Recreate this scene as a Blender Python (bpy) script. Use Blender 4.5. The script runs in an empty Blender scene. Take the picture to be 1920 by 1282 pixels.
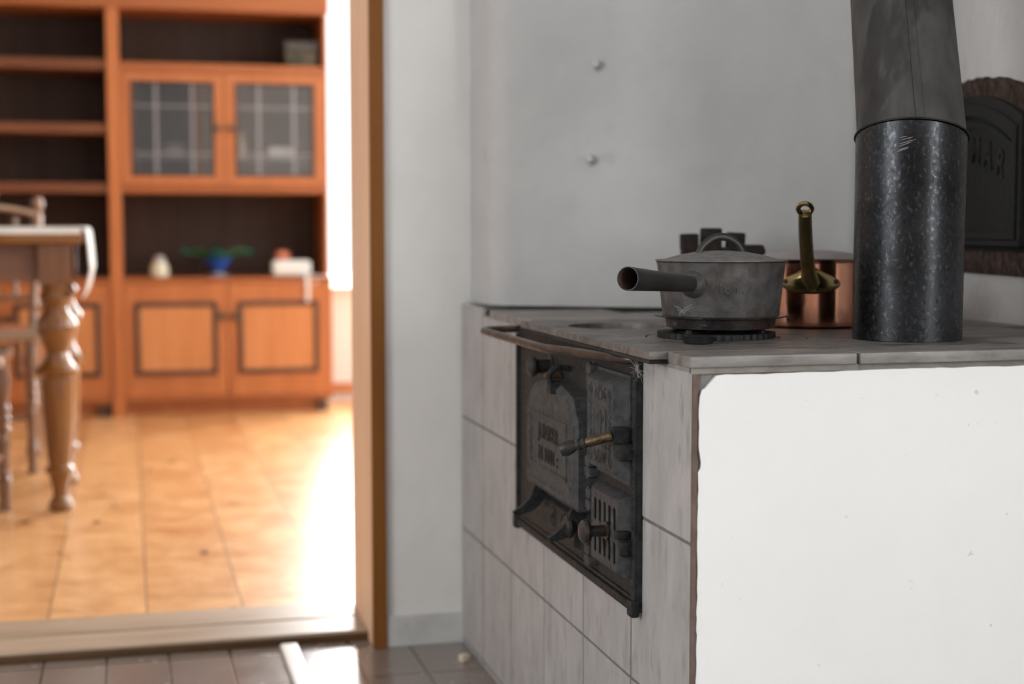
import bpy, bmesh, math, random
from mathutils import Vector, Matrix
random.seed(7)
PI = math.pi
S = bpy.context.scene
C = S.collection

# ------------------------------------------------------------------ camera, world, daylight, exposure
cd = bpy.data.cameras.new('camera'); cam = bpy.data.objects.new('camera', cd); C.objects.link(cam)
cd.sensor_width = 36.0; cd.lens = 52.5; cd.clip_start = 0.05
_th, _ps = math.radians(4.3705), math.radians(14.342)
F = Vector((math.sin(_ps)*math.cos(_th), math.cos(_ps)*math.cos(_th), -math.sin(_th)))
cam.location = (0, 0, 0.83); cam.rotation_euler = F.to_track_quat('-Z', 'Y').to_euler()
cd.dof.use_dof = True; cd.dof.focus_distance = 1.92; cd.dof.aperture_fstop = 2.9
S.camera = cam
S.view_settings.view_transform = 'Standard'; S.view_settings.look = 'None'
S.view_settings.gamma = 1.0; S.view_settings.use_curve_mapping = False
S.view_settings.exposure = 0.0
w = bpy.data.worlds.new('world'); S.world = w; w.use_nodes = True
bg = w.node_tree.nodes['Background']; bg.inputs[0].default_value = (0.95, 0.97, 1.0, 1); bg.inputs[1].default_value = 2.2
def window_light(name, loc, look, sx, sy, watts, col=(1, 1, 1)):
    l = bpy.data.lights.new(name, 'AREA'); l.shape = 'RECTANGLE'; l.size = sx; l.size_y = sy; l.energy = watts; l.color = col
    o = bpy.data.objects.new(name, l); C.objects.link(o); o.location = loc
    o.rotation_euler = Vector(look).to_track_quat('-Z', 'Y').to_euler(); return o
window_light('daylight_kitchen_left', (-2.82, 0.40, 1.40), (1, 0.25, -0.08), 1.7, 1.3, 74, (0.97, 0.985, 1))
window_light('daylight_kitchen_right', (2.67, -2.0, 1.40), (-1, 0.75, -0.08), 1.3, 1.3, 142, (0.98, 0.99, 1))
window_light('daylight_room_back', (1.40, 7.46, 1.40), (0, -1, -0.02), 1.3, 1.8, 230, (1, 0.99, 0.98))
window_light('daylight_room_side', (2.62, 4.35, 1.45), (-1, 0.05, -0.15), 1.9, 1.5, 52, (1, 0.97, 0.93))

# ------------------------------------------------------------------ materials
def nd(t, k, **kw):
    n = t.nodes.new(k)
    for a, v in kw.items(): setattr(n, a, v)
    return n
def mat(name, col, col2=None, rough=0.5, rvar=0.0, metal=0.0, scale=8, stretch=(1, 1, 1), lo=0.35, hi=0.65, bump=0.0, bscale=60, detail=6,
        spec=0.5, coat=0.0, col3=None, s3=30, lo3=0.6, hi3=0.7, transmission=0.0, alpha=1.0, bstretch=None, bdist=0.002, rlo=0.3, rhi=0.7, rscale=None):
    m = bpy.data.materials.new(name); m.use_nodes = True; t = m.node_tree; b = t.nodes['Principled BSDF']; L = t.links.new
    tc = nd(t, 'ShaderNodeTexCoord'); mp = nd(t, 'ShaderNodeMapping'); mp.inputs['Scale'].default_value = stretch
    L(tc.outputs['Object'], mp.inputs['Vector'])
    n = nd(t, 'ShaderNodeTexNoise'); n.inputs['Scale'].default_value = scale; n.inputs['Detail'].default_value = detail; n.inputs['Roughness'].default_value = 0.62
    L(mp.outputs[0], n.inputs['Vector'])
    def ramp(src, a, z):
        r = nd(t, 'ShaderNodeMapRange'); r.inputs['From Min'].default_value = a; r.inputs['From Max'].default_value = z; L(src, r.inputs['Value']); return r.outputs[0]
    def mix(f, A, B):
        x = nd(t, 'ShaderNodeMix', data_type='RGBA'); L(f, x.inputs[0])
        for i, v in ((6, A), (7, B)):
            if isinstance(v, tuple): x.inputs[i].default_value = (*v, 1)
            else: L(v, x.inputs[i])
        return x.outputs[2]
    c = None
    if col2 is not None: c = mix(ramp(n.outputs['Fac'], lo, hi), col, col2)
    if col3 is not None:
        n3 = nd(t, 'ShaderNodeTexNoise'); n3.inputs['Scale'].default_value = s3; n3.inputs['Detail'].default_value = 5; L(mp.outputs[0], n3.inputs['Vector'])
        c = mix(ramp(n3.outputs['Fac'], lo3, hi3), c if c is not None else col, col3)
    if c is None: b.inputs['Base Color'].default_value = (*col, 1)
    else: L(c, b.inputs['Base Color'])
    b.inputs['Roughness'].default_value = rough; b.inputs['Metallic'].default_value = metal
    b.inputs['Specular IOR Level'].default_value = spec; b.inputs['Coat Weight'].default_value = coat; b.inputs['Coat Roughness'].default_value = 0.07
    b.inputs['Transmission Weight'].default_value = transmission; b.inputs['Alpha'].default_value = alpha
    if rvar:
        nr = nd(t, 'ShaderNodeTexNoise'); nr.inputs['Scale'].default_value = rscale or scale*2.5; nr.inputs['Detail'].default_value = 8; nr.inputs['Roughness'].default_value = 0.7
        L(mp.outputs[0], nr.inputs['Vector'])
        r = nd(t, 'ShaderNodeMapRange'); r.inputs['From Min'].default_value = rlo; r.inputs['From Max'].default_value = rhi
        r.inputs['To Min'].default_value = max(0.05, rough-rvar); r.inputs['To Max'].default_value = min(1, rough+rvar)
        L(nr.outputs['Fac'], r.inputs['Value']); L(r.outputs[0], b.inputs['Roughness'])
    if bump:
        nb = nd(t, 'ShaderNodeTexNoise'); nb.inputs['Scale'].default_value = bscale; nb.inputs['Detail'].default_value = 5
        if bstretch:
            m2 = nd(t, 'ShaderNodeMapping'); m2.inputs['Scale'].default_value = bstretch; L(tc.outputs['Object'], m2.inputs['Vector']); L(m2.outputs[0], nb.inputs['Vector'])
        else: L(mp.outputs[0], nb.inputs['Vector'])
        bp = nd(t, 'ShaderNodeBump'); bp.inputs['Strength'].default_value = bump; bp.inputs['Distance'].default_value = bdist
        L(nb.outputs['Fac'], bp.inputs['Height']); L(bp.outputs[0], b.inputs['Normal'])
    return m
def grid_mat(name, tile, tile2, grout, px, py, x0, y0, gap, rough, bump=0.4, wood=False, spec=0.5, coat=0.0):
    """floor tiles / planks laid on the object's own x, y axes"""
    m = bpy.data.materials.new(name); m.use_nodes = True; t = m.node_tree; b = t.nodes['Principled BSDF']; L = t.links.new
    tc = nd(t, 'ShaderNodeTexCoord'); sx = nd(t, 'ShaderNodeSeparateXYZ'); L(tc.outputs['Object'], sx.inputs[0])
    def mth(op, a, v=None, v2=None):
        k = nd(t, 'ShaderNodeMath', operation=op)
        for i, q in enumerate((a, v, v2)):
            if q is None: continue
            if isinstance(q, (int, float)): k.inputs[i].default_value = q
            else: L(q, k.inputs[i])
        return k.outputs[0]
    u = mth('DIVIDE', mth('SUBTRACT', sx.outputs[0], x0), px); iu = mth('FLOOR', u); fu = mth('MULTIPLY', mth('FRACT', u), px)
    vv = sx.outputs[1]
    if wood: vv = mth('ADD', vv, mth('MULTIPLY', mth('FRACT', mth('MULTIPLY', iu, 0.371)), py))
    v = mth('DIVIDE', mth('SUBTRACT', vv, y0), py); iv = mth('FLOOR', v); fv = mth('MULTIPLY', mth('FRACT', v), py)
    inside = mth('MULTIPLY', mth('GREATER_THAN', fu, gap), mth('GREATER_THAN', fv, gap))
    cx = nd(t, 'ShaderNodeCombineXYZ'); L(iu, cx.inputs[0]); L(iv, cx.inputs[1])
    wn = nd(t, 'ShaderNodeTexWhiteNoise', noise_dimensions='3D'); L(cx.outputs[0], wn.inputs['Vector'])
    mp = nd(t, 'ShaderNodeMapping'); mp.inputs['Scale'].default_value = (3.2, 3.6, 1) if wood else (6, 6, 6)
    off = nd(t, 'ShaderNodeVectorMath', operation='ADD'); L(tc.outputs['Object'], off.inputs[0]); L(wn.outputs['Color'], off.inputs[1]); L(off.outputs[0], mp.inputs['Vector'])
    n = nd(t, 'ShaderNodeTexNoise'); n.inputs['Scale'].default_value = 3; n.inputs['Detail'].default_value = 8; n.inputs['Roughness'].default_value = 0.65; L(mp.outputs[0], n.inputs['Vector'])
    f = mth('ADD', mth('MULTIPLY', wn.outputs['Value'], 0.40), mth('SUBTRACT', mth('MULTIPLY', n.outputs['Fac'], 1.7), 0.50)) if wood else mth('ADD', mth('MULTIPLY', wn.outputs['Value'], 0.45), mth('MULTIPLY', n.outputs['Fac'], 0.6))
    mx = nd(t, 'ShaderNodeMix', data_type='RGBA'); mx.inputs[6].default_value = (*tile, 1); mx.inputs[7].default_value = (*tile2, 1); L(f, mx.inputs[0])
    col = mx.outputs[2]
    if wood:   # knots
        mk = nd(t, 'ShaderNodeMapping'); mk.inputs['Scale'].default_value = (5.0, 2.2, 1); L(tc.outputs['Object'], mk.inputs['Vector'])
        vo = nd(t, 'ShaderNodeTexVoronoi'); vo.inputs['Scale'].default_value = 1.3; L(mk.outputs[0], vo.inputs['Vector'])
        kn = mth('LESS_THAN', vo.outputs['Distance'], 0.085)
        k2 = nd(t, 'ShaderNodeMix', data_type='RGBA'); L(mth('MULTIPLY', kn, 0.8), k2.inputs[0]); L(col, k2.inputs[6]); k2.inputs[7].default_value = (0.09, 0.035, 0.012, 1); col = k2.outputs[2]
    m2 = nd(t, 'ShaderNodeMix', data_type='RGBA'); L(inside, m2.inputs[0]); m2.inputs[6].default_value = (*grout, 1); L(col, m2.inputs[7])
    L(m2.outputs[2], b.inputs['Base Color'])
    b.inputs['Specular IOR Level'].default_value = spec; b.inputs['Coat Weight'].default_value = coat; b.inputs['Coat Roughness'].default_value = 0.2
    rr = nd(t, 'ShaderNodeMapRange'); rr.inputs['To Min'].default_value = max(0.04, rough-0.12); rr.inputs['To Max'].default_value = rough+0.12; L(n.outputs['Fac'], rr.inputs['Value']); L(rr.outputs[0], b.inputs['Roughness'])
    nb = nd(t, 'ShaderNodeTexNoise'); nb.inputs['Scale'].default_value = 7; nb.inputs['Detail'].default_value = 4; L(tc.outputs['Object'], nb.inputs['Vector'])
    h = mth('ADD', mth('MULTIPLY', nb.outputs['Fac'], 0.5), inside)
    bp = nd(t, 'ShaderNodeBump'); bp.inputs['Strength'].default_value = bump; bp.inputs['Distance'].default_value = 0.003; L(h, bp.inputs['Height']); L(bp.outputs[0], b.inputs['Normal'])
    return m

m_plaster = mat('whitewashed_plaster', (0.71, 0.69, 0.67), (0.77, 0.75, 0.73), rough=0.85, scale=3, bump=0.5, bscale=9, bdist=0.012, spec=0.25)
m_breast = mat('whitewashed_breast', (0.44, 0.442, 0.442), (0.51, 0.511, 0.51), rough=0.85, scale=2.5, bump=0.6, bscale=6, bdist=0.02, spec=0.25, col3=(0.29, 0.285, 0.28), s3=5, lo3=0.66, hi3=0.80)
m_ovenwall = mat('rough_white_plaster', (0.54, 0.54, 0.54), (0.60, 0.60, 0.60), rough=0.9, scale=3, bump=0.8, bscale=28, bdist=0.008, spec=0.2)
m_side = mat('bright_white_paint', (0.84, 0.84, 0.835), (0.88, 0.88, 0.875), rough=0.6, scale=3, bump=0.25, bscale=10, bdist=0.004, col3=(0.66, 0.66, 0.65), s3=55, lo3=0.70, hi3=0.74)
m_room = mat('white_room_wall', (0.86, 0.85, 0.83), rough=0.8, bump=0.2, bscale=10)
m_ceil = mat('white_ceiling', (0.80, 0.79, 0.77), rough=0.9)
m_plinth = mat('stained_plinth_plaster', (0.50, 0.50, 0.49), (0.62, 0.62, 0.61), rough=0.9, scale=7, bump=0.6, bscale=20, bdist=0.006, col3=(0.30, 0.24, 0.22), s3=8, lo3=0.58, hi3=0.72)
m_tile = mat('grey_stove_tile', (0.325, 0.313, 0.310), (0.435, 0.418, 0.412), rough=0.55, rvar=0.1, scale=24, stretch=(1, 1, 0.38), lo=0.3, hi=0.7, bump=0.35, bscale=70, bdist=0.0015, col3=(0.24, 0.225, 0.22), s3=55, lo3=0.56, hi3=0.80)
m_grout = mat('dark_grout', (0.13, 0.12, 0.115), (0.19, 0.18, 0.17), rough=0.95, scale=40)
m_mortar = mat('grey_mortar', (0.20, 0.185, 0.165), (0.29, 0.27, 0.25), rough=0.9, scale=30, bump=0.6, bscale=90)
m_tedge = mat('brown_tile_edge', (0.11, 0.07, 0.055), (0.17, 0.12, 0.10), rough=0.85, scale=30, bump=0.5)
m_slab = mat('worktop_tile', (0.125, 0.113, 0.104), (0.275, 0.258, 0.246), rough=0.45, rvar=0.12, scale=30, stretch=(0.35, 1.2, 1.2), bump=0.4, bscale=70, col3=(0.29, 0.23, 0.20), s3=12, lo3=0.58, hi3=0.8)
m_hot = mat('hot_plate_iron', (0.085, 0.076, 0.071), (0.205, 0.188, 0.178), rough=0.5, rvar=0.14, scale=55, stretch=(0.45, 1.4, 1), metal=0.2, bump=0.5, bscale=170, bdist=0.001, col3=(0.035, 0.03, 0.028), s3=24, lo3=0.56, hi3=0.72)
m_iron = mat('dusty_cast_iron', (0.012, 0.012, 0.0125), (0.034, 0.034, 0.034), rough=0.55, rvar=0.15, scale=90, spec=0.2, bump=0.5, bscale=220, bdist=0.0012)
m_iron2 = mat('door_cast_iron', (0.036, 0.0365, 0.038), (0.080, 0.080, 0.082), rough=0.6, rvar=0.14, scale=80, spec=0.22, bump=0.5, bscale=240, bdist=0.001, col3=(0.024, 0.022, 0.021), s3=40, lo3=0.58, hi3=0.75)
m_dark = mat('dark_cast_iron', (0.009, 0.009, 0.009), (0.022, 0.021, 0.020), rough=0.45, rvar=0.1, scale=80, spec=0.5, bump=0.3, bscale=150)
m_oven = mat('oven_door_iron', (0.012, 0.0125, 0.012), (0.022, 0.0225, 0.022), rough=0.6, scale=60, spec=0.3, bump=0.4, bscale=70)
m_black = mat('matt_black', (0.006, 0.006, 0.006), rough=0.9)  # plain black filler for the firebox void, door slots and sill gap
m_knob = mat('dark_bakelite_knob', (0.017, 0.014, 0.013), (0.032, 0.024, 0.021), rough=0.3, scale=60)
m_triv = mat('black_trivet_iron', (0.005, 0.005, 0.005), (0.010, 0.010, 0.010), rough=0.55, spec=0.3, scale=80)
m_rail = mat('rusty_steel_rail', (0.045, 0.038, 0.036), (0.11, 0.078, 0.062), rough=0.36, rvar=0.1, metal=0.75, scale=25, bump=0.15, bscale=120)
m_pipe = mat('blackened_pipe_steel', (0.010, 0.0105, 0.0115), (0.032, 0.034, 0.038), rough=0.33, rvar=0.16, metal=0.75, scale=9, stretch=(1, 1, 0.7), bump=0.10, bscale=160, bdist=0.0005,
             col3=(0.085, 0.088, 0.095), s3=210, lo3=0.55, hi3=0.80, rscale=190)
m_pipe2 = mat('grey_pipe_steel', (0.028, 0.027, 0.026), (0.068, 0.066, 0.063), rough=0.6, rvar=0.14, metal=0.25, scale=20, stretch=(1, 1, 0.4), bump=0.2, bscale=300, bdist=0.0005, col3=(0.022, 0.021, 0.021), s3=13, lo3=0.55, hi3=0.60)
m_pot = mat('grey_pot_iron', (0.026, 0.024, 0.0225), (0.105, 0.097, 0.092), rough=0.6, rvar=0.14, metal=0.15, scale=48, lo=0.28, hi=0.72, bump=0.5, bscale=240, bdist=0.0008, col3=(0.042, 0.029, 0.024), s3=36, lo3=0.55, hi3=0.72)
m_lid = mat('dusty_pot_lid', (0.10, 0.092, 0.088), (0.19, 0.175, 0.168), rough=0.6, rvar=0.1, metal=0.1, scale=70, bump=0.4, bscale=260, bdist=0.0006)
m_drum = mat('enamelled_pot_base', (0.010, 0.010, 0.011), (0.034, 0.020, 0.017), rough=0.32, rvar=0.12, scale=38, metal=0.1, col3=(0.055, 0.062, 0.072), s3=60, lo3=0.60, hi3=0.68, bump=0.5, bscale=120)
m_tube = mat('dark_steel_tube', (0.022, 0.021, 0.021), (0.042, 0.04, 0.04), rough=0.45, metal=0.4, scale=20)
m_rust = mat('rusty_tube_inside', (0.035, 0.018, 0.013), (0.09, 0.045, 0.03), rough=0.8, scale=60)
m_copper = mat('polished_copper', (0.60, 0.26, 0.165), (0.76, 0.38, 0.25), rough=0.14, rvar=0.06, metal=1.0, scale=40, stretch=(1, 1, 0.3), bump=0.12, bscale=40, bdist=0.0012, col3=(0.16, 0.075, 0.05), s3=75, lo3=0.68, hi3=0.74)
m_brass = mat('aged_brass', (0.25, 0.195, 0.09), (0.36, 0.285, 0.14), rough=0.22, rvar=0.06, metal=1.0, scale=50)
m_brassd = mat('tarnished_brass', (0.050, 0.036, 0.022), (0.15, 0.11, 0.06), rough=0.42, metal=0.8, scale=150)
m_tin = mat('tinned_lid', (0.33, 0.29, 0.28), (0.42, 0.38, 0.37), rough=0.4, metal=0.5, scale=12)
m_char = mat('charred_iron_block', (0.008, 0.006, 0.005), (0.026, 0.017, 0.014), rough=0.85, scale=90, spec=0.3, bump=0.8, bscale=120)
m_brick = mat('sooty_brick', (0.028, 0.017, 0.014), (0.095, 0.066, 0.055), rough=0.95, scale=70, spec=0.2, bump=1.0, bscale=130, bdist=0.006)
m_web = mat('cobweb', (0.55, 0.54, 0.52), rough=0.9)
m_jamb = mat('pine_jamb', (0.76, 0.50, 0.335), (0.85, 0.60, 0.42), rough=0.5, scale=5, stretch=(6, 6, 0.5), bump=0.1, bscale=30, col3=(0.34, 0.19, 0.11), s3=26, lo3=0.70, hi3=0.74)
m_casing = mat('brown_casing', (0.19, 0.066, 0.010), (0.24, 0.09, 0.016), rough=0.6, spec=0.25, scale=5, stretch=(6, 6, 0.5))
m_sill = mat('worn_threshold', (0.34, 0.25, 0.17), (0.46, 0.37, 0.28), rough=0.4, scale=5, stretch=(0.6, 6, 6), bump=0.3, bscale=20)
m_siled = mat('threshold_edge', (0.06, 0.025, 0.005), (0.10, 0.045, 0.010), rough=0.5, scale=5)
m_cab = mat('orange_cabinet_wood', (0.43, 0.135, 0.038), (0.52, 0.180, 0.056), rough=0.42, scale=4, stretch=(6, 6, 0.5))
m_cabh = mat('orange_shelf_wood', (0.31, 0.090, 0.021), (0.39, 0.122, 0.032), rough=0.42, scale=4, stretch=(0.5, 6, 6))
m_shelf_shaded = mat('shaded_shelf_wood', (0.15, 0.046, 0.015), (0.20, 0.065, 0.022), rough=0.5, scale=4, stretch=(0.5, 6, 6))  # left-bay shelf wood with the bay's shade painted into its colour
m_panel = mat('cabinet_panel_wood', (0.53, 0.20, 0.066), (0.62, 0.26, 0.095), rough=0.45, scale=4, stretch=(8, 8, 0.5))
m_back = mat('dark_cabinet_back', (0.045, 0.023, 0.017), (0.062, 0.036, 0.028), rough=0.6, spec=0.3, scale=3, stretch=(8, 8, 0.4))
m_bead = mat('dark_bead_moulding', (0.075, 0.035, 0.025), (0.10, 0.05, 0.035), rough=0.25, scale=10)
m_came = mat('lead_came', (0.33, 0.32, 0.34), rough=0.35, metal=0.6)
m_antique = mat('antique_fitting', (0.10, 0.075, 0.05), (0.15, 0.12, 0.085), rough=0.4, metal=0.8, scale=40)
m_table = mat('amber_table_wood', (0.20, 0.078, 0.015), (0.28, 0.12, 0.03), rough=0.14, scale=5, stretch=(0.6, 6, 6), coat=0.6)
m_tleg = mat('amber_turned_wood', (0.15, 0.050, 0.006), (0.22, 0.085, 0.014), rough=0.15, scale=5, stretch=(6, 6, 0.6), coat=1.0)
m_apron = mat('brown_apron_wood', (0.17, 0.085, 0.055), (0.23, 0.12, 0.08), rough=0.5, scale=5, stretch=(0.6, 6, 6))
m_chair = mat('brown_chair_wood', (0.17, 0.085, 0.05), (0.25, 0.13, 0.075), rough=0.16, scale=6, stretch=(6, 6, 0.7), coat=1.0)
m_seat = mat('pale_seat_wood', (0.42, 0.30, 0.22), (0.52, 0.38, 0.28), rough=0.2, scale=6, coat=0.8)
m_runner = mat('white_runner_cloth', (0.80, 0.84, 0.86), (0.86, 0.89, 0.90), rough=0.3, scale=20, bump=0.2, bscale=200)
m_white = mat('white_ceramic', (0.80, 0.83, 0.83), rough=0.25)
m_paper = mat('white_paper', (0.82, 0.80, 0.79), rough=0.7)
m_jar = mat('cream_jar', (0.68, 0.66, 0.50), (0.74, 0.73, 0.58), rough=0.25, scale=9)
m_jarlid = mat('grey_jar_lid', (0.42, 0.41, 0.42), rough=0.3, metal=0.4)
m_salmon = mat('salmon_red', (0.62, 0.20, 0.12), rough=0.4)
m_green = mat('green_glass', (0.015, 0.11, 0.065), (0.02, 0.16, 0.13), rough=0.08, scale=9)
m_blue = mat('blue_glass', (0.02, 0.07, 0.40), (0.03, 0.12, 0.55), rough=0.06, scale=9)
m_clear = mat('clear_glass_foot', (0.42, 0.42, 0.47), rough=0.06)
m_tinbox = mat('dark_green_tin', (0.020, 0.022, 0.012), (0.045, 0.035, 0.012), rough=0.4, scale=14, col3=(0.16, 0.10, 0.05), s3=12, lo3=0.55, hi3=0.65)
m_tinlid = mat('tin_lid', (0.060, 0.055, 0.050), rough=0.4)
m_tan = mat('tan_ceramic', (0.55, 0.48, 0.36), rough=0.3)
m_greyglass = mat('grey_glassware', (0.20, 0.20, 0.21), rough=0.15)
m_wframe = mat('white_window_frame', (0.85, 0.85, 0.84), rough=0.4)
m_strip = mat('glossy_white_strip', (0.95, 0.95, 0.94), rough=0.3)  # plain glossy white for the thin bar on the floor tiles
m_crumb = mat('beige_crumb', (0.62, 0.54, 0.42), rough=0.9, bump=0.5, bscale=80)
m_floor = grid_mat('kitchen_floor_tile', (0.19, 0.155, 0.137), (0.27, 0.228, 0.205), (0.055, 0.043, 0.037), 0.1165, 0.205, 0.4065, 2.693, 0.005, 0.24, 0.3, spec=0.7, coat=0.3)
m_planks = grid_mat('polished_plank_floor', (0.48, 0.17, 0.04), (0.92, 0.56, 0.26), (0.30, 0.15, 0.07), 0.205, 3.4, 0.02, 0.0, 0.004, 0.36, 0.35, wood=True, coat=0.35)
def glass_pane_mat(name, tint, g):
    m = bpy.data.materials.new(name); m.use_nodes = True; t = m.node_tree
    for n in list(t.nodes):
        if n.type != 'OUTPUT_MATERIAL': t.nodes.remove(n)
    a = nd(t, 'ShaderNodeBsdfTransparent'); a.inputs[0].default_value = (*tint, 1)
    b = nd(t, 'ShaderNodeBsdfGlossy'); b.inputs['Roughness'].default_value = 0.03
    x = nd(t, 'ShaderNodeMixShader'); x.inputs[0].default_value = g
    t.links.new(a.outputs[0], x.inputs[1]); t.links.new(b.outputs[0], x.inputs[2]); t.links.new(x.outputs[0], t.nodes['Material Output'].inputs[0])
    return m
m_pane = glass_pane_mat('window_glass', (0.96, 0.97, 0.97), 0.05)
m_cabglass = glass_pane_mat('smoked_cabinet_glass', (0.86, 0.86, 0.87), 0.07)

# ------------------------------------------------------------------ builders
def B(): return bmesh.new()
def bx(bm, lo, hi, bev=0.0, seg=2, mx=None):
    r = bmesh.ops.create_cube(bm, size=1.0); vs = r['verts']
    c = [(a+b)/2 for a, b in zip(lo, hi)]; s = [abs(b-a) for a, b in zip(lo, hi)]
    for v in vs: v.co = Vector((c[0]+v.co.x*s[0], c[1]+v.co.y*s[1], c[2]+v.co.z*s[2]))
    if bev > 0:
        es = list({e for v in vs for e in v.link_edges})
        r = bmesh.ops.bevel(bm, geom=es, offset=bev, segments=seg, affect='EDGES', profile=0.5)
        vs = r['verts']
    if mx is not None:
        for v in set(vs): v.co = mx @ v.co
def lathe(bm, prof, c=(0, 0, 0), n=40, axis=None, cap=True):
    """prof: (radius, height) pairs; axis: direction the height runs along"""
    mx = Matrix.Translation(Vector(c))
    if axis is not None: mx = mx @ Vector(axis).to_track_quat('Z', 'Y').to_matrix().to_4x4()
    rings = []
    for r, h in prof:
        if r < 1e-6: rings.append([bm.verts.new(mx @ Vector((0, 0, h)))])
        else: rings.append([bm.verts.new(mx @ Vector((r*math.cos(2*PI*i/n), r*math.sin(2*PI*i/n), h))) for i in range(n)])
    for a, b in zip(rings, rings[1:]):
        for i in range(n):
            j = (i+1) % n
            if len(a) == 1 and len(b) == 1: continue
            if len(a) == 1: bm.faces.new((a[0], b[j], b[i]))
            elif len(b) == 1: bm.faces.new((a[i], a[j], b[0]))
            else: bm.faces.new((a[i], a[j], b[j], b[i]))
    if cap:
        if len(rings[0]) > 1: bm.faces.new(list(reversed(rings[0])))
        if len(rings[-1]) > 1: bm.faces.new(rings[-1])
def tube(bm, pts, r, n=12, closed=False, flat=None, cap=True):
    """sweep a circle (radius r, number or per-point list) along pts; flat squashes the second axis"""
    P = [Vector(p) for p in pts]; m = len(P); R = r if isinstance(r, (list, tuple)) else [r]*m
    prev = None; rings = []
    for i in range(m):
        if closed: d = P[(i+1) % m]-P[i-1]
        else: d = P[min(i+1, m-1)]-P[max(i-1, 0)]
        d.normalize()
        if prev is None:
            a = Vector((0, 0, 1)) if abs(d.z) < 0.9 else Vector((1, 0, 0)); x = a.cross(d).normalized()
        else:
            x = prev-d*prev.dot(d); x.normalize()
        prev = x; y = d.cross(x)
        k = flat if flat else 1.0
        rings.append([bm.verts.new(P[i]+x*R[i]*math.cos(2*PI*j/n)+y*R[i]*k*math.sin(2*PI*j/n)) for j in range(n)])
    for a, b in list(zip(rings, rings[1:]))+([(rings[-1], rings[0])] if closed else []):
        for j in range(n):
            q = (j+1) % n; bm.faces.new((a[j], a[q], b[q], b[j]))
    if cap and not closed:
        bm.faces.new(list(reversed(rings[0]))); bm.faces.new(rings[-1])
def smooth_path(pts, n=8):
    P = [Vector(p) for p in pts]; out = []
    for i in range(len(P)-1):
        a, b, c, d = P[max(i-1, 0)], P[i], P[i+1], P[min(i+2, len(P)-1)]
        for k in range(n):
            t = k/n; out.append(0.5*((2*b)+(c-a)*t+(2*a-5*b+4*c-d)*t*t+(3*b-a-3*c+d)*t**3))
    out.append(P[-1]); return out
def prism(bm, poly, mx, depth, inset=0.0, mat_index=0):
    """extrude a 2-D polygon along local +z by depth; inset shrinks the far face (chamfered sides)"""
    n = len(poly); cx = sum(p[0] for p in poly)/n; cy = sum(p[1] for p in poly)/n
    def ins(p):
        if not inset: return p
        return (p[0]-math.copysign(min(inset, abs(p[0]-cx)), p[0]-cx), p[1]-math.copysign(min(inset, abs(p[1]-cy)), p[1]-cy))
    a = [bm.verts.new(mx @ Vector((p[0], p[1], 0))) for p in poly]
    b = [bm.verts.new(mx @ Vector((*ins(p), depth))) for p in poly]
    fs = [bm.faces.new(list(reversed(a))), bm.faces.new(b)]
    for i in range(n): fs.append(bm.faces.new((a[i], a[(i+1) % n], b[(i+1) % n], b[i])))
    for f in fs: f.material_index = mat_index
def holed(bm, outlines, mx, depth, bev=0.0):
    """plate with holes: 2-D outlines (outer first), even-odd filled, thickness depth along local +z"""
    cu = bpy.data.curves.new('tmp', 'CURVE'); cu.dimensions = '2D'; cu.fill_mode = 'BOTH'; cu.extrude = max(0.0, depth/2-bev); cu.bevel_depth = bev; cu.bevel_resolution = 1
    for o in outlines:
        s = cu.splines.new('POLY'); s.points.add(len(o)-1); s.use_cyclic_u = True
        for p, q in zip(s.points, o): p.co = (q[0], q[1], 0, 1)
    ob = bpy.data.objects.new('tmp', cu); me = ob.to_mesh(); b2 = bmesh.new(); b2.from_mesh(me); ob.to_mesh_clear()
    bmesh.ops.remove_doubles(b2, verts=b2.verts, dist=1e-6)
    b2.transform(mx @ Matrix.Translation((0, 0, depth/2)))
    t = bpy.data.meshes.new('tmp'); b2.to_mesh(t); b2.free(); bm.from_mesh(t)
    bpy.data.meshes.remove(t); bpy.data.objects.remove(ob); bpy.data.curves.remove(cu)
def text(bm, s, mx, size, ext=0.001, xs=1.0):
    cu = bpy.data.curves.new('tmp', 'FONT'); cu.body = s; cu.size = size; cu.extrude = ext; cu.align_x = 'CENTER'; cu.align_y = 'CENTER'; cu.offset = size*0.02
    ob = bpy.data.objects.new('tmp', cu); me = ob.to_mesh(); b2 = bmesh.new(); b2.from_mesh(me); ob.to_mesh_clear()
    b2.transform(mx @ Matrix.Diagonal((xs, 1, 1, 1)))
    t = bpy.data.meshes.new('tmp'); b2.to_mesh(t); b2.free(); bm.from_mesh(t)
    bpy.data.meshes.remove(t); bpy.data.objects.remove(ob); bpy.data.curves.remove(cu)
def circ(cx, cy, r, n=48): return [(cx+r*math.cos(2*PI*i/n), cy+r*math.sin(2*PI*i/n)) for i in range(n)]

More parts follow.
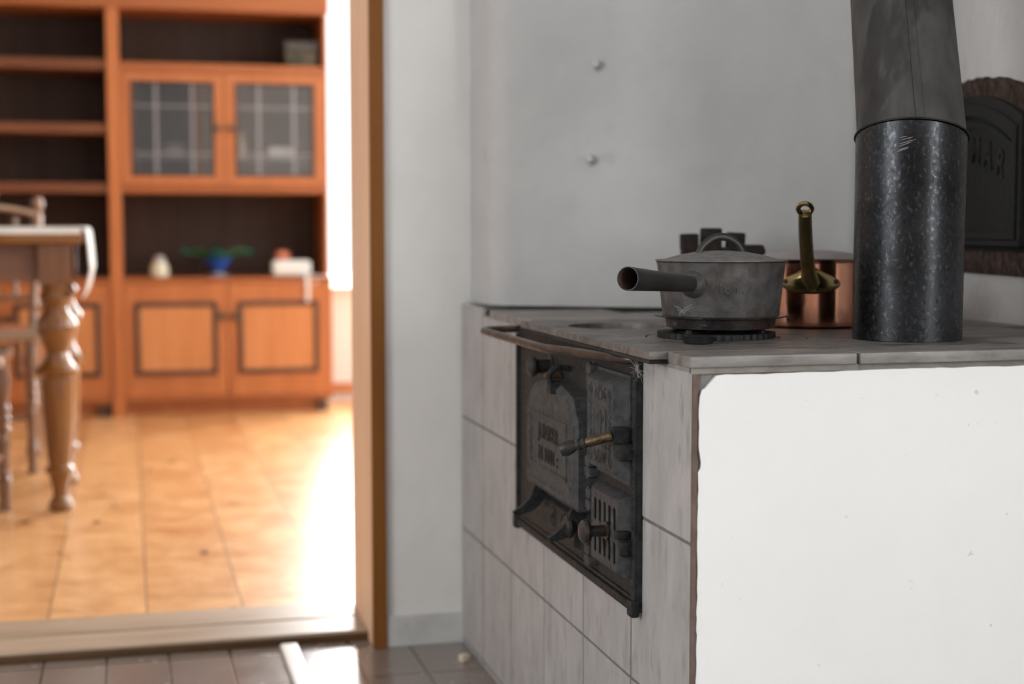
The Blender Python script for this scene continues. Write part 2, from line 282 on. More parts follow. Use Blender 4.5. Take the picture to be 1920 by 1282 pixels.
def obj(name, bm, m, parent=None, org=None, smooth=35, label=None):
    """one mesh object; geometry given in world axes is re-based to its thing's origin"""
    if org is None and parent is not None:
        p = parent
        while p.parent: p = p.parent
        org = p.location if p.get('rebase') else None
    if org is not None: bmesh.ops.translate(bm, verts=bm.verts, vec=-Vector(org))
    bmesh.ops.recalc_face_normals(bm, faces=bm.faces)
    me = bpy.data.meshes.new(name); bm.to_mesh(me); bm.free()
    for q in (m if isinstance(m, (list, tuple)) else [m]): me.materials.append(q)
    if smooth:
        for p in me.polygons: p.use_smooth = True
        me.set_sharp_from_angle(angle=math.radians(smooth))
    o = bpy.data.objects.new(name, me); C.objects.link(o)
    if smooth:
        k = o.modifiers.new('normals', 'WEIGHTED_NORMAL'); k.keep_sharp = True
    if parent is not None: o.parent = parent
    if label: o['label'] = label
    return o
def thing(name, label, cat, loc, group=None, rebase=True, rz=0):
    o = bpy.data.objects.new(name, None); o.empty_display_size = 0.05; C.objects.link(o); o.location = loc; o.rotation_euler = (0, 0, rz)
    o['label'] = label; o['category'] = cat
    if group: o['group'] = group
    if rebase: o['rebase'] = 1
    return o
def solo(o, label, cat, group=None, kind=None):
    o['label'] = label; o['category'] = cat
    if group: o['group'] = group
    if kind: o['kind'] = kind
    return o
def struct(name, bm, m, label=None, parent=None, smooth=35):
    o = obj(name, bm, m, parent, smooth=smooth)
    if parent is None:
        o['kind'] = 'structure'; o['label'] = label or name.replace('_', ' '); o['category'] = name.split('_')[0]
    return o
def face_mx(u, z, wd):
    """local x runs towards the near corner (-Y), y up, z out of the tiled front (-X)"""
    return Matrix(((0, 0, -1, FX-wd), (-1, 0, 0, u), (0, 1, 0, z), (0, 0, 0, 1)))
FX = 0.634; TOP = 0.681

# ------------------------------------------------------------------ setting: kitchen
b = B(); bx(b, (-2.8, -3.4, -0.06), (2.65, 2.97, 0.0)); struct('floor', b, m_floor, 'grey brown glazed tile floor of the kitchen')
b = B(); bx(b, (-3.2, 2.97, -0.06), (2.7, 7.4, 0.0)); struct('floor_plank', b, m_planks, 'glossy orange wooden plank floor of the room beyond the doorway')
b = B(); bx(b, (-3.2, -3.4, 2.5), (2.7, 7.4, 2.56)); struct('ceiling', b, m_ceil, 'white ceiling')
b = B()
bx(b, (0.478, 2.885, 0.0), (2.7, 3.14, 2.5)); bx(b, (-3.2, 2.885, 0.0), (-0.50, 3.14, 2.5)); bx(b, (-0.50, 2.885, 2.06), (0.478, 3.14, 2.5))
struct('wall_back', b, m_plaster, 'whitewashed kitchen wall with the doorway')
# chimney breast: bulging plaster block with rounded vertical corners
def round_poly(pts, r, n=6):
    out = []
    for i in range(len(pts)):
        p0, p1, p2 = Vector(pts[i-1]), Vector(pts[i]), Vector(pts[(i+1) % len(pts)])
        rr = r[i]
        if rr <= 0: out.append(tuple(p1)); continue
        a = p1+(p0-p1).normalized()*rr; c = p1+(p2-p1).normalized()*rr
        for k in range(n+1):
            t = k/n; out.append(tuple(a*(1-t)**2+p1*2*t*(1-t)+c*t*t))
    return out
b = B()
pl = round_poly([(0.652, 2.90), (0.664, 2.742), (1.262, 2.418), (1.285, 2.90)], [0, 0.035, 0.03, 0])
prism(b, pl, Matrix.Translation((0, 0, 0.684)), 1.82)
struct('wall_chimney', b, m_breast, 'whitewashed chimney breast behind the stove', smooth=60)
b = B()
def rwx(y): return 1.39+(y-2.29)*0.2032
pl = [(rwx(1.60), 1.60), (rwx(2.884), 2.884), (2.45, 2.884), (2.45, 1.60)]
prism(b, pl, Matrix.Translation((0, 0, 0.0)), 2.5)
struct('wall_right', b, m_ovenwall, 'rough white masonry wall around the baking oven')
b = B(); bx(b, (0.478, 2.878, 0.0), (0.6405, 2.886, 0.062), 0.002); struct('baseboard_back', b, m_plinth, 'stained grey plaster plinth at the foot of the kitchen wall')
# outer kitchen walls with their windows (behind and beside the camera)
def wall_with_hole(lo, hi, h0, h1, axis):
    bm = B(); a = 1 if axis == 'x' else 0
    def bb(s0, s1, z0, z1):
        l = [lo[0], lo[1], z0]; h = [hi[0], hi[1], z1]; l[a] = s0; h[a] = s1; bx(bm, l, h)
    bb(lo[a], h0[0], lo[2], hi[2]); bb(h1[0], hi[a], lo[2], hi[2]); bb(h0[0], h1[0], lo[2], h0[1]); bb(h0[0], h1[0], h1[1], hi[2]); return bm
struct('wall_left', wall_with_hole((-2.8, -3.2, 0), (-2.6, 2.885, 2.5), (-0.45, 0.75), (1.25, 2.05), 'x'), m_plaster, 'left kitchen wall')
struct('wall_side', wall_with_hole((2.45, -3.2, 0), (2.65, 2.885, 2.5), (-2.65, 0.75), (-1.35, 2.05), 'x'), m_plaster, 'right kitchen wall')
b = B(); bx(b, (-2.8, -3.4, 0), (2.65, -3.2, 2.5)); struct('wall_rear', b, m_plaster, 'kitchen wall behind the camera')
# door frame and threshold
fr = B(); bx(fr, (0.4535, 2.886, 0.0), (0.4785, 3.150, 2.06), 0.002); bx(fr, (-0.50, 2.886, 0.0), (-0.475, 3.150, 2.06), 0.002); bx(fr, (-0.475, 2.886, 2.035), (0.4535, 3.150, 2.06), 0.002)
d1 = struct('door_1', fr, m_jamb, 'pine frame of the open doorway')
b = B(); bx(b, (0.4525, 2.873, 0.0), (0.4800, 2.888, 2.06), 0.002); bx(b, (-0.502, 2.873, 0.0), (-0.474, 2.888, 2.06), 0.002); obj('casing', b, m_casing, d1)
b = B(); bx(b, (-0.475, 2.950, 0.0), (0.4535, 3.062, 0.020), 0.004); bx(b, (-0.475, 3.066, 0.0), (0.4535, 3.19, 0.021), 0.003)
struct('trim_1', b, m_sill, 'worn wooden threshold of the doorway')
b = B(); bx(b, (-0.475, 2.941, 0.0), (0.4535, 2.9497, 0.016), 0.003); struct('trim_2', b, m_siled, 'brown front edging of the threshold')
# ------------------------------------------------------------------ setting: room beyond
def back_wall():
    return wall_with_hole((-3.2, 7.16, 0), (2.7, 7.40, 2.5), (0.80, 0.55), (1.90, 2.25), 'y')
struct('wall_far', back_wall(), m_room, 'white far wall of the room beyond')
struct('wall_far_right', wall_with_hole((2.4, 3.14, 0), (2.6, 7.16, 2.5), (3.4, 0.70), (5.3, 2.20), 'x'), m_room, 'white right wall of the room beyond')
b = B(); bx(b, (-3.2, 3.14, 0), (-3.0, 7.16, 2.5)); struct('wall_far_left', b, m_room, 'white left wall of the room beyond')
b = B(); bx(b, (0.90, 7.140, 0.035), (2.4, 7.160, 0.085), 0.004); struct('baseboard_far', b, m_panel, 'pale wooden baseboard under the far window')
def window(name, lo, hi, axis, nm):
    bm = B(); t = 0.05; a = 1 if axis == 'x' else 0
    def bb(s0, s1, z0, z1):
        l = [lo[0], lo[1], z0]; h = [hi[0], hi[1], z1]; l[a] = s0; h[a] = s1; bx(bm, l, h, 0.004)
    z0, z1, s0, s1 = lo[2], hi[2], lo[a], hi[a]; mid = (s0+s1)/2
    bb(s0, s1, z0, z0+t); bb(s0, s1, z1-t, z1); bb(s0, s0+t, z0+t, z1-t); bb(s1-t, s1, z0+t, z1-t); bb(mid-0.03, mid+0.03, z0+t, z1-t)
    o = struct(name, bm, m_wframe, nm)
    g = B(); l = list(lo); h = list(hi); k = 1-a; c = (lo[k]+hi[k])/2; l[k] = c-0.003; h[k] = c+0.003; l[a] += t; h[a] -= t; l[2] += t; h[2] -= t; bx(g, l, h); obj('pane', g, m_pane, o)
window('window_1', (0.80, 7.34, 0.55), (1.90, 7.39, 2.25), 'y', 'bright window in the far wall beside the wall unit')
window('window_2', (2.47, 3.4, 0.70), (2.52, 5.3, 2.20), 'x', 'window in the right wall of the room beyond')
window('window_3', (-2.73, -0.45, 0.75), (-2.68, 1.25, 2.05), 'x', 'kitchen window to the left of the camera')
window('window_4', (2.53, -2.65, 0.75), (2.58, -1.35, 2.05), 'x', 'kitchen window to the right of the camera')
b = B(); bx(b, (0.875, 7.10, 0.535), (1.93, 7.20, 0.553), 0.004); struct('trim_3', b, m_wframe, 'white sill of the far window')

# ------------------------------------------------------------------ masonry kitchen range
rg = thing('kitchen_range', 'grey tiled masonry wood-burning kitchen range with white plastered side', 'stove', (0.95, 2.25, 0))
b = B()
prism(b, [(0.642, 1.634), (1.25, 1.634), (1.44, 2.60), (1.25, 2.40), (0.642, 2.72)], Matrix.Translation((0, 0, 0.0)), 0.600)
prism(b, [(0.642, 1.634), (1.25, 1.634), (1.25, 1.690), (0.642, 1.690)], Matrix.Translation((0, 0, 0.600)), 0.068)
obj('masonry_core', b, m_mortar, rg)
# tiles
ub = [1.6315, 1.8450, 2.0590, 2.2740, 2.4890, 2.7010, 2.884]
zb = [0.0, 0.0115, 0.2345, 0.4575, 0.6800]
g = B(); bx(g, (0.6350, 1.632, 0.0), (0.646, 2.884, 0.667)); obj('grout_bed', g, m_grout, rg)
b = B()
for i in range(6):
    for j in range(4):
        y0, y1, z0, z1 = ub[i]+0.0026, ub[i+1]-0.0026, zb[j]+0.002, zb[j+1]-0.002
        if i == 0: y0 = 1.6315
        if j == 3: z1 = 0.6665 if i < 5 else 0.6808
        if z1-z0 < 0.004: continue
        bx(b, (FX+random.uniform(-0.0004, 0.0004), y0, z0), (0.6415, y1, z1), 0.0016, 2)
obj('tile_front', b, m_tile, rg)
b = B(); bx(b, (0.6345, 1.6270, 0.0), (0.6405, 1.6345, 0.664), 0.001); obj('tile_edge', b, m_tedge, rg, label='exposed brown tile edge at the corner')
# white plaster skin on the near side, chipped along its top and left edge
pts = []
z = 0.0
xl = 0.6415
while z < 0.628:
    ch = 0.003 if 0.545 < z < 0.562 else 0
    pts.append((xl+random.uniform(0, 0.0014)+ch+(0.62-z)*-0.002, z)); z += random.uniform(0.004, 0.014)
for dx, zz in ((0.0015, 0.632), (0.004, 0.640), (0.009, 0.6435), (0.013, 0.648), (0.017, 0.651), (0.022, 0.6565), (0.035, 0.658)): pts.append((xl+dx, zz+random.uniform(-0.001, 0.001)))
x = xl+0.045
while x < 1.25:
    dz = -0.0035 if abs(x-0.752) < 0.005 else 0
    pts.append((x, 0.6575+0.0022*min(1, (x-0.66)/0.25)+dz+random.uniform(-0.0006, 0.0006))); x += random.uniform(0.006, 0.02)
pts += [(1.25, 0.659), (1.25, 0.0)]
b = B(); prism(b, [(p[0], p[1]) for p in pts], Matrix(((1, 0, 0, 0), (0, 0, -1, 1.6345), (0, 1, 0, 0), (0, 0, 0, 1))), 0.0065)
obj('plaster_side', b, m_side, rg, smooth=0, label='bright white painted plaster with chipped edges')
# worktop of tiles around the iron plate
b = B()
bx(b, (0.628, 1.622, 0.667), (0.8415, 1.6975, TOP), 0.0022); bx(b, (0.8450, 1.622, 0.667), (1.2515, 1.6975, TOP), 0.0022)
bx(b, (1.112, 1.700, 0.667), (1.274, 2.00, TOP), 0.0018); bx(b, (1.112, 2.003, 0.667), (1.330, 2.31, TOP), 0.0018)
bx(b, (0.628, 2.316, 0.667), (0.84, 2.62, TOP), 0.0018); bx(b, (0.843, 2.316, 0.667), (1.06, 2.50, TOP), 0.0018); bx(b, (1.063, 2.316, 0.667), (1.34, 2.42, TOP), 0.0018)
obj('worktop', b, m_slab, rg)
b = B(); bx(b, (0.632, 1.6265, 0.6595), (0.845, 1.634, 0.6675), 0.001); bx(b, (0.632, 1.63, 0.661), (0.640, 1.80, 0.667)); obj('mortar_joint', b, m_mortar, rg)
b = B(); bx(b, (0.70, 1.66, 0.6585), (1.25, 1.70, 0.667)); bx(b, (0.644, 2.30, 0.600), (1.26, 2.40, 0.667)); bx(b, (1.105, 1.69, 0.600), (1.25, 2.3, 0.667)); obj('worktop_bed', b, m_mortar, rg)
# iron hot plate with ring covers
ZP = Matrix.Translation((0, 0, TOP-0.010))
H1, H2 = (0.722, 2.165), (0.790, 1.905)
hp = B(); holed(hp, [[(0.606, 1.7005), (1.108, 1.7005), (1.108, 2.312), (0.606, 2.312)], circ(*H1, 0.093), circ(*H2, 0.142), circ(1.014, 1.816, 0.060)], ZP, 0.010, 0.0008)
hot = obj('hot_plate', hp, m_hot, rg)
def annulus(r0, r1, c, z0, z1):
    bm = B(); lathe(bm, [(r0, z0), (r0, z1-0.0006), (r0+0.0006, z1), (r1-0.0006, z1), (r1, z1-0.0006), (r1, z0), (r0, z0)], (c[0], c[1], 0), 64, cap=False); return bm
for c, rs, dz in ((H1, ((0.0775, 0.0918), (0.002, 0.0750)), (0, -0.009)), (H2, ((0.110, 0.1408), (0.072, 0.1082), (0.002, 0.0705)), (0, 0, 0))):
    for (r0, r1), d in zip(rs, dz): obj('ring_cover', annulus(r0, r1, c, TOP-0.010+d, TOP+d), m_hot, hot)
b = B(); bx(b, (0.65, 1.70, 0.602), (1.10, 2.30, 0.655)); obj('firebox_void', b, m_black, rg)
b = B(); bx(b, (0.6065, 1.702, 0.6655), (0.640, 2.311, 0.6705), 0.001); obj('plate_lip', b, m_iron, hot)
# rail along the front
b = B(); rz = 0.6605; ro = FX-0.070
tube(b, smooth_path([(FX+0.002, 1.822, rz), (FX-0.018, 1.838, rz), (ro+0.022, 1.960, rz), (ro+0.004, 2.012, rz), (ro, 2.055, rz), (ro, 2.200, rz), (ro, 2.375, rz), (ro+0.006, 2.404, rz), (ro+0.022, 2.418, rz), (FX-0.02, 2.424, rz), (FX+0.002, 2.424, rz)], 8), 0.0062, 14)
obj('rail', b, m_rail, rg)
# front iron plate
b = B(); bx(b, (FX-0.006, 1.800, 0.333), (FX+0.012, 2.412, 0.664), 0.001)
fp = obj('front_plate', b, m_iron, rg)
b = B()
bx(b, (FX-0.0115, 1.801, 0.343), (FX-0.004, 1.812, 0.655), 0.002); bx(b, (FX-0.0095, 1.814, 0.35), (FX-0.004, 1.819, 0.655), 0.0015)
bx(b, (FX-0.0125, 1.806, 0.332), (FX-0.004, 2.410, 0.344), 0.003); bx(b, (FX-0.0095, 1.81, 0.3455), (FX-0.004, 2.405, 0.351), 0.0018)
bx(b, (FX-0.0115, 2.402, 0.343), (FX-0.004, 2.412, 0.655), 0.002)
for y in (1.800, 2.398): bx(b, (FX-0.016, y-0.003, 0.327), (FX-0.004, y+0.017, 0.349), 0.003)
for k in range(22): lathe(b, [(0.0018, 0), (0.0012, 0.0015), (0, 0.0018)], (FX-0.0115, 1.8065, 0.365+k*0.013), 8, (-1, 0, 0))
obj('plate_moulding', b, m_iron, fp)
def spiral(bm, u, z, wd, r, turns, sgn=1, rot=0, tr=0.0011):
    p = [(FX-wd, u-sgn*r*(0.18+0.82*t)*math.cos(rot+turns*2*PI*t), z+r*(0.18+0.82*t)*math.sin(rot+turns*2*PI*t)) for t in [i/26 for i in range(27)]]
    tube(bm, p, tr, 6)
def hinge(parent, u, z):
    bm = B()
    for k in (-1, 1): bx(bm, (FX-0.020, u-0.011, z+k*0.0075-0.0066), (FX-0.005, u+0.011, z+k*0.0075+0.0066), 0.0022)
    tube(bm, [(FX-0.016, u+0.004, z-0.017), (FX-0.016, u+0.004, z+0.017)], 0.0032, 10)
    obj('hinge', bm, m_iron2, parent)
# big fire door, lifted on its lug, with raised text panel
dp = [(-0.1325, 0), (0.1325, 0), (0.1325, 0.128), (0.105, 0.160), (0.045, 0.172), (-0.045, 0.172), (-0.105, 0.160), (-0.1325, 0.128)]
b = B(); m0 = face_mx(2.135, 0.428, 0.006)
prism(b, dp, m0, 0.019); prism(b, dp, face_mx(2.135, 0.428, 0.025), 0.007, 0.008)
fd = obj('fire_door', b, m_iron2, rg, label='large fire door with raised lettering')
b = B(); mp_ = face_mx(2.135, 0.428, 0.0315)
def frame2d(bm, mx, x0, y0, x1, y1, t, d):
    for q in (((x0, y0), (x1, y0), (x1, y0+t), (x0, y0+t)), ((x0, y1-t), (x1, y1-t), (x1, y1), (x0, y1)), ((x0, y0+t), (x0+t, y0+t), (x0+t, y1-t), (x0, y1-t)), ((x1-t, y0+t), (x1, y0+t), (x1, y1-t), (x1-t, y1-t))):
        prism(bm, list(q), mx, d, 0.0008)
frame2d(b, mp_, -0.100, 0.036, 0.100, 0.122, 0.006, 0.003)
for k in range(15): lathe(b, [(0.003, 0), (0.002, 0.0016), (0, 0.002)], mp_ @ Vector((-0.105+k*0.015, 0.017, 0)), 8, (-1, 0, 0))
for s in (-1, 1):
    for k in range(8): lathe(b, [(0.003, 0), (0.002, 0.0016), (0, 0.002)], mp_ @ Vector((s*0.113, 0.03+k*0.0135, 0)), 8, (-1, 0, 0))
obj('door_relief', b, m_iron2, fd)
b = B(); text(b, 'JUNKER', face_mx(2.135, 0.428+0.094, 0.0325), 0.031, 0.0011, 1.0); text(b, 'N 1001 :', face_mx(2.135, 0.428+0.060, 0.0325), 0.030, 0.0011, 1.0)
obj('lettering', b, m_iron, fd, smooth=0)
b = B(); prism(b, [(-0.012, 0), (0.012, 0), (0.008, 0.018), (-0.008, 0.018)], face_mx(2.105, 0.585, 0.024), 0.016, 0.002)
tube(b, smooth_path([(FX-0.034, 2.105, 0.596), (FX-0.040, 2.105, 0.612), (FX-0.030, 2.105, 0.624), (FX-0.012, 2.105, 0.624), (FX-0.004, 2.105, 0.622)], 6), 0.0045, 10)
obj('catch_hook', b, m_iron, fd)
b = B(); prism(b, [(-0.014, 0), (0.014, 0.004), (0.006, 0.016), (-0.012, 0.012)], face_mx(2.150, 0.602, 0.012), 0.020, 0.003); obj('wedge', b, m_brassd, fd, label='worn bare-metal wedge')
for u in (2.232, 2.030):
    b = B()
    cs = smooth_path([(0.020, 0.437), (0.029, 0.425), (0.034, 0.412), (0.046, 0.399), (0.062, 0.388)], 5)
    lo = smooth_path([(0.006, 0.420), (0.012, 0.408), (0.020, 0.398), (0.034, 0.388), (0.060, 0.382)], 5)
    poly = [(c[0], c[1]) for c in [(p.x, p.y) for p in [Vector((q[0], q[1], 0)) for q in cs]]] + [(p[0], p[1]) for p in reversed(lo)]
    prism(b, poly, Matrix(((-1, 0, 0, FX), (0, 0, 1, u-0.005), (0, 1, 0, 0), (0, 0, 0, 1))), 0.010)
    obj('bracket', b, m_iron, fd)
b = B(); prism(b, [(-0.085, 0), (0.085, 0), (0.085, 0.052), (-0.085, 0.052)], face_mx(2.140, 0.362, 0.006), 0.008, 0.004)
for s in (-1, 1): spiral(b, 2.140+s*0.03, 0.388, 0.0145, 0.018, 1.3, s)
obj('ash_panel', b, m_iron, fp)
# air knob above the fire door and the one below it
def knob(name, parent, base, L, r, m, rs=0.006):
    bm = B(); lathe(bm, [(rs*1.6, 0), (rs*1.6, 0.003), (rs, 0.004), (rs, L-0.012), (r*0.60, L-0.0118), (r*0.88, L-0.0095), (r, L-0.0055), (r*0.95, L-0.0015), (r*0.70, L+0.0018), (r*0.35, L+0.0034), (0, L+0.0038)], base, 28, (-1, 0, 0)); return obj(name, bm, m, parent)
knob('air_knob', fp, (FX-0.005, 2.212, 0.617), 0.036, 0.0165, m_dark, 0.011)
knob('air_knob', fp, (FX-0.005, 2.035, 0.401), 0.030, 0.0170, m_dark, 0.006)
# ornamented oven door
def boxdoor(name, u0, u1, z0, z1, w0, w1, ins, m):
    bm = B(); cu, cz = (u0+u1)/2, (z0+z1)/2; hw, hh = (u1-u0)/2, (z1-z0)/2
    prism(bm, [(-hw, -hh), (hw, -hh), (hw, hh), (-hw, hh)], face_mx(cu, cz, w0), 0.006)
    k = ins; prism(bm, [(-hw+0.004, -hh+0.004), (hw-0.004, -hh+0.004), (hw-0.004, hh-0.004), (-hw+0.004, hh-0.004)], face_mx(cu, cz, w0+0.006), w1-w0-0.006, k)
    return bm, cu, cz, hw-0.004-k, hh-0.004-k
bm_, cu, cz, hw, hh = boxdoor('x', 1.8175, 1.957, 0.4965, 0.6400, 0.006, 0.030, 0.009, m_iron2)
od = obj('oven_door', bm_, m_iron2, rg, label='small oven door cast with scrollwork')
b = B(); mx = face_mx(cu, cz, 0.0297)
frame2d(b, mx, -hw, -hh, hw, hh, 0.003, 0.0012); frame2d(b, mx, -hw*0.47, -hh*0.50, hw*0.47, hh*0.42, 0.004, 0.0022)
for s in (-1, 1):
    for q in (-1, 1):
        spiral(b, cu+s*hw*0.74, cz+q*hh*0.76, 0.0304, 0.0085, 1.9, s, q*0.8, 0.0008); spiral(b, cu+s*hw*0.26, cz+q*hh*0.72, 0.0304, 0.0075, 1.7, -s, -q*0.8, 0.0008)
        for k in range(3):
            x_ = cu+s*hw*(0.08+0.3*k); tube(b, smooth_path([(FX-0.0303, x_, cz+q*hh*0.58), (FX-0.0303, x_+s*0.004, cz+q*hh*0.68), (FX-0.0303, x_-s*0.003, cz+q*hh*0.80), (FX-0.0303, x_+s*0.003, cz+q*hh*0.90)], 5), 0.0007, 6)
    pth = [(FX-0.0303, cu+s*(hw*0.72+0.0045*math.sin(k*0.62)), cz-hh*0.55+hh*1.1*k/36) for k in range(37)]; tube(b, pth, 0.0008, 6)
    pth = [(FX-0.0303, cu+s*(hw*0.72-0.0045*math.sin(k*0.62)), cz-hh*0.55+hh*1.1*k/36) for k in range(37)]; tube(b, pth, 0.0008, 6)
for a in (-0.7, -0.35, 0, 0.35, 0.7):
    tube(b, smooth_path([(FX-0.0304, cu, cz-0.024), (FX-0.0304, cu+a*0.006, cz), (FX-0.0304, cu+a*0.022, cz+0.020-abs(a)*0.012)], 5), 0.0010, 6)
obj('door_relief', b, m_iron2, od)
hinge(od, 1.977, 0.627); hinge(od, 1.981, 0.497)
b = B(); bx(b, (FX-0.026, 1.952, 0.507), (FX-0.007, 1.9575, 0.612), 0.002); bx(b, (FX-0.014, 1.963, 0.500), (FX-0.005, 1.969, 0.612), 0.002); obj('hinge_strip', b, m_iron, od)
# latch with wire-wound handle
b = B(); bx(b, (FX-0.037, 1.812, 0.552), (FX-0.012, 1.830, 0.574), 0.004); bx(b, (FX-0.030, 1.806, 0.530), (FX-0.008, 1.826, 0.553), 0.0045)
la = obj('latch', b, m_iron, od)
b = B(); A, E = Vector((FX-0.036, 1.816, 0.563)), Vector((FX-0.086, 1.842, 0.5465)); d = (E-A).normalized()
lathe(b, [(0.0045, 0), (0.0062, 0.003), (0.0066, 0.03), (0.0060, 0.036), (0.005, 0.038)], A, 18, d)
obj('handle', b, m_brassd, od, label='brassy cylindrical door handle')
b = B(); lathe(b, [(0.0050, 0.034), (0.0075, 0.038), (0.0058, 0.042), (0.0078, 0.046), (0.0062, 0.050), (0.0085, 0.055), (0.0105, 0.062), (0.0095, 0.070), (0.0060, 0.072), (0.0055, 0.066), (0, 0.064)], A, 22, d)
obj('handle_end', b, m_dark, od)
# slotted ash-pit door
b = B(); u0, u1, z0, z1 = 1.822, 1.952, 0.372, 0.4815; cu, cz, hw, hh = (u0+u1)/2, (z0+z1)/2, (u1-u0)/2, (z1-z0)/2
sl = []
for k in range(5):
    cx_ = -hw+0.0235+k*0.0208
    for ya, yb in ((0.004, hh-0.017), (-hh+0.015, -0.008)):
        sl.append([(cx_-0.0056, ya+0.003), (cx_, ya), (cx_+0.0056, ya+0.003), (cx_+0.0056, yb-0.003), (cx_, yb), (cx_-0.0056, yb-0.003)])
o2 = 0.007
holed(b, [[(-hw+o2, -hh+o2), (hw-o2, -hh+o2), (hw-o2, hh-o2), (-hw+o2, hh-o2)]]+sl, face_mx(cu, cz, 0.0215), 0.0022, 0.0004)
m6 = face_mx(cu, cz, 0.006)
loops = [[b.verts.new(m6 @ Vector((sx_*(hw-k), sy_*(hh-k), w_))) for sx_, sy_ in ((-1, -1), (1, -1), (1, 1), (-1, 1))] for k, w_ in ((0, 0), (0.0005, 0.006), (o2-0.0005, 0.0178), (o2+0.0015, 0.0180), (o2+0.002, 0.002))]
for A_, B_ in zip(loops, loops[1:]):
    for i in range(4): b.faces.new((A_[i], A_[(i+1) % 4], B_[(i+1) % 4], B_[i]))
vd = obj('ash_door', b, m_iron2, rg, label='slotted draught door')
b = B(); bx(b, (FX-0.010, u0+0.012, z0+0.012), (FX-0.0065, u1-0.012, z1-0.012)); obj('slide', b, m_black, vd)
hinge(vd, 1.977, 0.452); hinge(vd, 1.981, 0.372)
knob('knob', vd, (FX-0.024, 1.872, 0.428), 0.036, 0.0165, m_knob, 0.0078)
b = B(); bx(b, (FX-0.030, 1.818, 0.425), (FX-0.010, 1.830, 0.437), 0.003); bx(b, (FX-0.026, 1.812, 0.404), (FX-0.008, 1.824, 0.424), 0.004); obj('latch', b, m_iron, vd)

# ------------------------------------------------------------------ flue pipe
pc = Vector((1.014, 1.816, TOP))
pp = thing('stove_pipe', 'black steel flue pipe rising from the range', 'pipe', pc)
b = B(); lathe(b, [(0.0600, 0.0006), (0.0722, 0.0006), (0.0722, 0.0014), (0.0722, 0.10), (0.0724, 0.20), (0.0728, 0.262), (0.0728, 0.266)], pc, 72, (0.004, 0, 1), cap=False)
bmesh.ops.remove_doubles(b, verts=b.verts, dist=1e-6)
# oblique mouth: raise the front rim towards the viewer
for v in b.verts:
    if v.co.z > pc.z+0.25:
        q = (v.co-pc); v.co.z += (-q.x*0.50-q.y*0.86)*0.30
obj('lower_tube', b, m_pipe, pp)
ax = Vector((0.050, 0.28, 1.0)).normalized()
jn = Vector((pc.x+0.0015, pc.y, pc.z+0.270))
nrm = Vector((0.105, 0.181, 1.0)).normalized()     # normal of the oblique mouth
def ring_pts(r, up=0.0, n=72):
    e1 = Vector((0.866, -0.5, 0)); e2 = Vector((-0.5, -0.866, 0))   # e2 points to the viewer
    return [jn+e1*r*math.cos(2*PI*i/n)+e2*r*math.sin(2*PI*i/n)+Vector((0, 0, r*math.sin(2*PI*i/n)*0.30+up)) for i in range(n)]
b = B()
prof = [(0.0727, -0.0030), (0.0750, -0.0032), (0.0753, -0.0012), (0.0713, 0.0002)]
rr = [[b.verts.new(p) for p in ring_pts(r, h)] for r, h in prof]
for a_, c_ in zip(rr, rr[1:]+rr[:1]):
    for i in range(72): b.faces.new((a_[i], a_[(i+1) % 72], c_[(i+1) % 72], c_[i]))
obj('collar', b, m_triv, pp)
b = B(); vd_ = Vector((-0.62, -0.785, 0)); tv_ = Vector((0.785, -0.62, 0))
for k, (a0, z0_, ln, up_) in enumerate(((0.10, 0.262, 0.016, 0.004), (0.07, 0.257, 0.022, 0.006), (0.04, 0.253, 0.020, 0.007), (0.05, 0.249, 0.014, 0.004), (0.00, 0.246, 0.018, 0.006), (0.08, 0.265, 0.010, 0.002))):
    P_ = []
    for q_ in range(7):
        an = a0-0.12+ln/0.0735*q_/6; P_.append(pc+(vd_*math.cos(an)+tv_*math.sin(an))*0.0734+Vector((0.001, 0, z0_+up_*q_/6)))
    tube(b, P_, [0.0001, 0.0004, 0.0006, 0.0006, 0.0006, 0.0004, 0.0001], 6)
obj('scratch', b, m_came, pp, label='pale scratch marks below the joint')
b = B(); base = ring_pts(0.0712, 0.0); n = 72; rings = []
seam = 20
for k in range(13):
    t = k/12; c0 = jn+ax*(0.0+0.36*t); row = []
    for i, p in enumerate(base):
        d_ = p-jn; r_ = 1-0.10*t
        if t > 0: d_ = Vector((d_.x, d_.y, d_.z*(1-min(1, t*1.2))))
        row.append(b.verts.new(c0+d_*r_))
    rings.append(row)
for a_, c_ in zip(rings, rings[1:]):
    for i in range(n): b.faces.new((a_[i], a_[(i+1) % n], c_[(i+1) % n], c_[i]))
up = obj('upper_tube', b, m_pipe2, pp, label='matt grey upper pipe leaning towards the chimney')
b = B()
def pipe_pt(i, t, off):
    p = base[int(i) % n]; q = base[(int(i)+1) % n]; f = i-int(i); d_ = (p*(1-f)+q*f)-jn
    d_ = Vector((d_.x, d_.y, d_.z*(1-min(1, t*1.2))))
    return jn+ax*0.36*t+d_*(1-0.10*t)*(1+off)
sm = 16.2
rows = []
for k in range(13):
    t = k/12; rows.append([b.verts.new(pipe_pt(sm+o_, t, h_)) for o_, h_ in ((-0.9, 0.002), (-0.8, 0.022), (0.8, 0.022), (0.9, 0.002))])
for a_, c_ in zip(rows, rows[1:]):
    for i in range(3): b.faces.new((a_[i], a_[i+1], c_[i+1], c_[i]))
obj('seam', b, m_pipe2, up)

